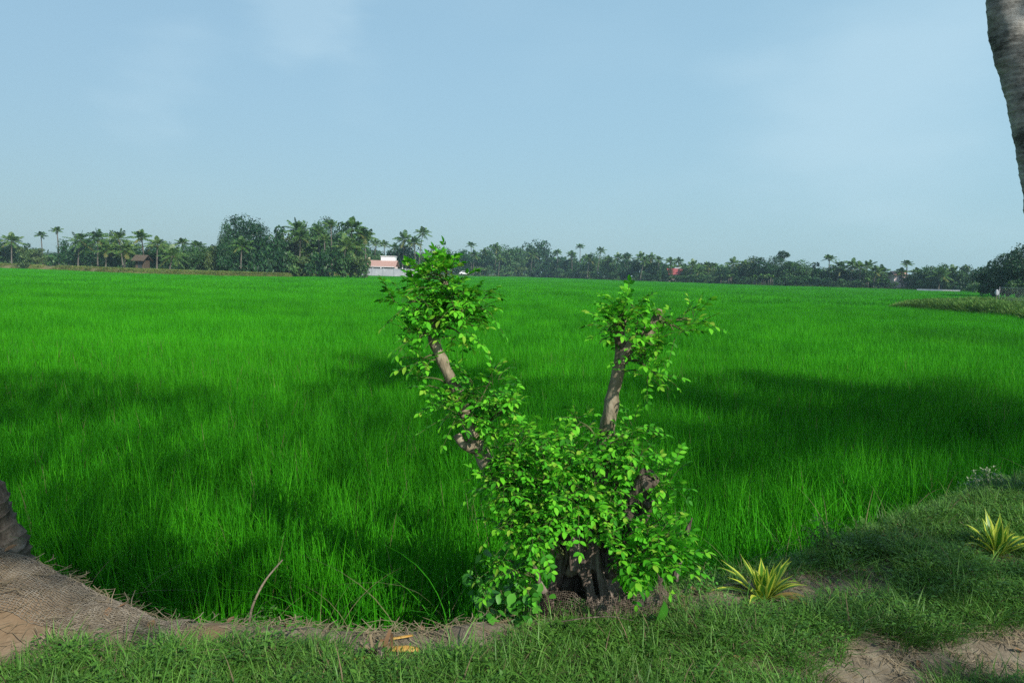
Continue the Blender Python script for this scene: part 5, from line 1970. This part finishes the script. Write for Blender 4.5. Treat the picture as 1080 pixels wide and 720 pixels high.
def feathery(px, py, label, tips, Y, seed):
    random.seed(seed)
    b = at(px, py, Y)
    z = h1(b.x, b.y)
    o = thing('feathery_weed', label, 'weed', (b.x, b.y, z))
    ms, mh = MB(), MB()
    for tx, ty in tips:
        tip = at(tx, ty, Y + random.uniform(-.15, .15)) - Vector((b.x, b.y, z))
        c = spline([Vector((tip.x * .3, 0, -.03)), Vector((tip.x * .6, tip.y * .5, tip.z * .5)), tip], 14)
        ms.tube(c, lerp_list([0.004, 0.0012], 14), 4, cap=False)
        for k in range(34):
            i = random.randint(5, 13)
            q = c[i]
            d = rv(1)
            d.z = abs(d.z) * .8
            e = q + d.normalized() * random.uniform(.03, .10)
            ms.strip([q, e], [.0009, .0006], Vector((1, 0, 0)))
            for _ in range(3):
                mh.leaf(e + rv(.008), rv(1), Vector((0, 0, 1)), random.uniform(.014, .026), .012, 0, .3)
    ms.build('stem', M['twig'], o)
    mh.build('seed_head', M['seed'], o)
    return o


feathery(1040, 548, 'tall feathery weed with pale seed heads at the crest of the bank', [(1018, 522), (1030, 508), (1040, 498), (1052, 505), (1062, 516), (1068, 520), (1026, 518)], 5.0, 420)
M['seed'] = M['weed']
feathery(868, 590, 'thin fine-leaved weed on the rim behind the spiky striped plant', [(858, 560), (868, 548), (876, 562)], 3.9, 421)

# single upright broad leaf shoot in the grass
lf = onz(688, 662, 0.0)
o = thing('leaf_shoot', 'single broad green leaf folded upright in the grass before the stump net', 'plant', (lf.x, lf.y, h1(lf.x, lf.y)))
mb = MB()
mb.leaf(Vector((0, 0, -.01)), Vector((0.18, -.1, 1)), Vector((0.75, -0.8, 0.3)), 0.17, 0.085, -0.1, 0.55, rows=(0, .12, .3, .5, .7, .87, 1), prof=(.12, .7, .98, 1, .85, .5, .02))
mb.build('leaf_blade', M['vine_leaf'], o)
mb = MB(); mb.tube([(0, 0, -.03), (0.004, 0, .02)], [.006, .004], 6); mb.build('stem', M['twig'], o)

# sticks
def stick(name, label, pxs, Y, r, mat, cat='stick', n=24, rnd=.3):
    pts = [at(x_, y_, Y + dy_) for x_, y_, dy_ in pxs]
    b = pts[0].copy()
    mb = MB()
    mb.tube(spline([p - b for p in pts], n), lerp_list(r, n), 8, rnd=rnd, nfreq=40)
    o = mb.build(name, mat, None, b)
    return tag(o, label, cat)


stick('bent_stalk', 'thin curved brown dry stalk standing at the edge of the rice', [(262, 664, 0), (266, 640, 0), (279, 613, .02), (298, 590, .05)], 3.12, [.007, .006, .005, .003], M['root'], 'dry stalk')
sp_ = stick('broken_stake', 'short broken reddish wooden stake standing beside the pruned tree', [(712, 612, 0), (718, 580, .0), (724, 562, .0), (730, 546, .0)], 3.35, [.016, .02, .013, .004], M['deadwood'], 'stake', rnd=.5)
stick('dry_twig', 'long dry twig lying on the soil below the stump net', [(592, 655, 0), (620, 651, .03), (646, 650, .02), (668, 654, 0)], 2.83, [.002, .003, .002, .001], M['deadwood'], 'twig')

# pale stone on the rim
spt = at(882, 600, 3.95)
mb = MB()
vs, fs = [], []
for i in range(9):
    for k in range(14):
        th_, ph_ = math.pi * i / 8, 2 * math.pi * k / 14
        d = Vector((math.sin(th_) * math.cos(ph_), math.sin(th_) * math.sin(ph_), math.cos(th_)))
        r = 0.045 * (1 + .35 * mnoise.noise(d * 1.6) + .1 * mnoise.noise(d * 5))
        vs.append((d.x * r * .9, d.y * r, d.z * r * 1.15 + .03))
for i in range(8):
    for k in range(14):
        fs.append((i * 14 + k, (i + 1) * 14 + k, (i + 1) * 14 + (k + 1) % 14, i * 14 + (k + 1) % 14))
mb.add(vs, fs)
tag(mb.build('stone', M['stone'], None, (spt.x, spt.y, h1(spt.x, spt.y))), 'pale stone lying at the rim below the leafy weed', 'stone')

# cut-back clump with split orange stalks
cpx = onz(402, 694, 0.0)
cl = thing('cut_clump', 'cut-back clump of dry brown leaf stubs on the grassy bund', 'plant stump', (cpx.x, cpx.y, h1(cpx.x, cpx.y)))
random.seed(430)
for k in range(13):
    a = random.uniform(0, 6.28)
    l = random.uniform(.07, .13)
    o_ = Vector((math.cos(a), math.sin(a), 0))
    sd = Vector((-math.sin(a), math.cos(a), 0))
    mb = MB()
    pts = [o_ * (.012 + random.uniform(.2, .75) * l * t) + Vector((0, 0, l * t * random.uniform(.8, 1) - .01)) for t in (0, .33, .66, 1)]
    mb.strip(pts, [.012, .013, .011, .007], sd)
    mb.build('leaf_stub', M['straw' if k % 3 else 'deadleaf'], cl)
mb = MB()
mb.tube([(0, 0, -.03), (0, 0, .02), (0.003, 0, .045)], [.04, .035, .02], 10, rnd=.5, nfreq=30)
mb.build('core', M['deadwood'], cl)
for q, (pa, pb, rr, lab) in enumerate((((414, 684), (442, 686), .016, 'bright orange split stalk lying beside the dry leaf stubs'), ((368, 692), (388, 690), .009, 'dull orange stalk piece on the soil next to the cut-back clump'),
                                       ((412, 672), (436, 671), .007, 'slim orange-brown sliver just beyond the bright orange split stalk'))):
    A, B = onz(*pa, 0.03), onz(*pb, 0.03)
    za, zb = h1(A.x, A.y) + rr * .7 + .012, h1(B.x, B.y) + rr * .7 + .012
    mid = (A + B) / 2
    mb = MB()
    vs, fs = [], []
    n_ = 14
    for i in range(n_):
        t = i / (n_ - 1)
        c = A.lerp(B, t)
        c.z = za + (zb - za) * t
        env = rr * (0.55 + 0.45 * math.sin(math.pi * (0.12 + .8 * t)))
        for k in range(9):
            a_ = math.pi * k / 8
            p_ = c + Vector((0, -math.cos(a_) * env * 1.2, math.sin(a_) * env)) + rv(rr * .08)
            vs.append(p_ - mid)
    for i in range(n_ - 1):
        for k in range(8):
            fs.append((i * 9 + k, i * 9 + k + 1, (i + 1) * 9 + k + 1, (i + 1) * 9 + k))
        fs.append((i * 9, (i + 1) * 9, (i + 1) * 9 + 8, i * 9 + 8))
    fs += [tuple(range(9)), tuple((n_ - 1) * 9 + k for k in range(9))[::-1]]
    mb.add(vs, fs)
    tag(mb.build('split_stalk', M['husk'], None, mid), lab, 'plant stalk')

# ------------------------------------------------------------------ haze
hm, t = newmat('haze_air')
v = t.nodes.new('ShaderNodeVolumePrincipled')
v.inputs['Color'].default_value = (0.55, 0.85, 1.0, 1)
v.inputs['Density'].default_value = 0.00032
v.inputs['Anisotropy'].default_value = 0.0
o = t.nodes.new('ShaderNodeOutputMaterial')
t.links.new(v.outputs[0], o.inputs['Volume'])
mb = MB()
mb.box((0, 160, 14), (1100, 720, 31.5))
hz_ = mb.build('haze', hm, smooth=False)
tag(hz_, kind='stuff')
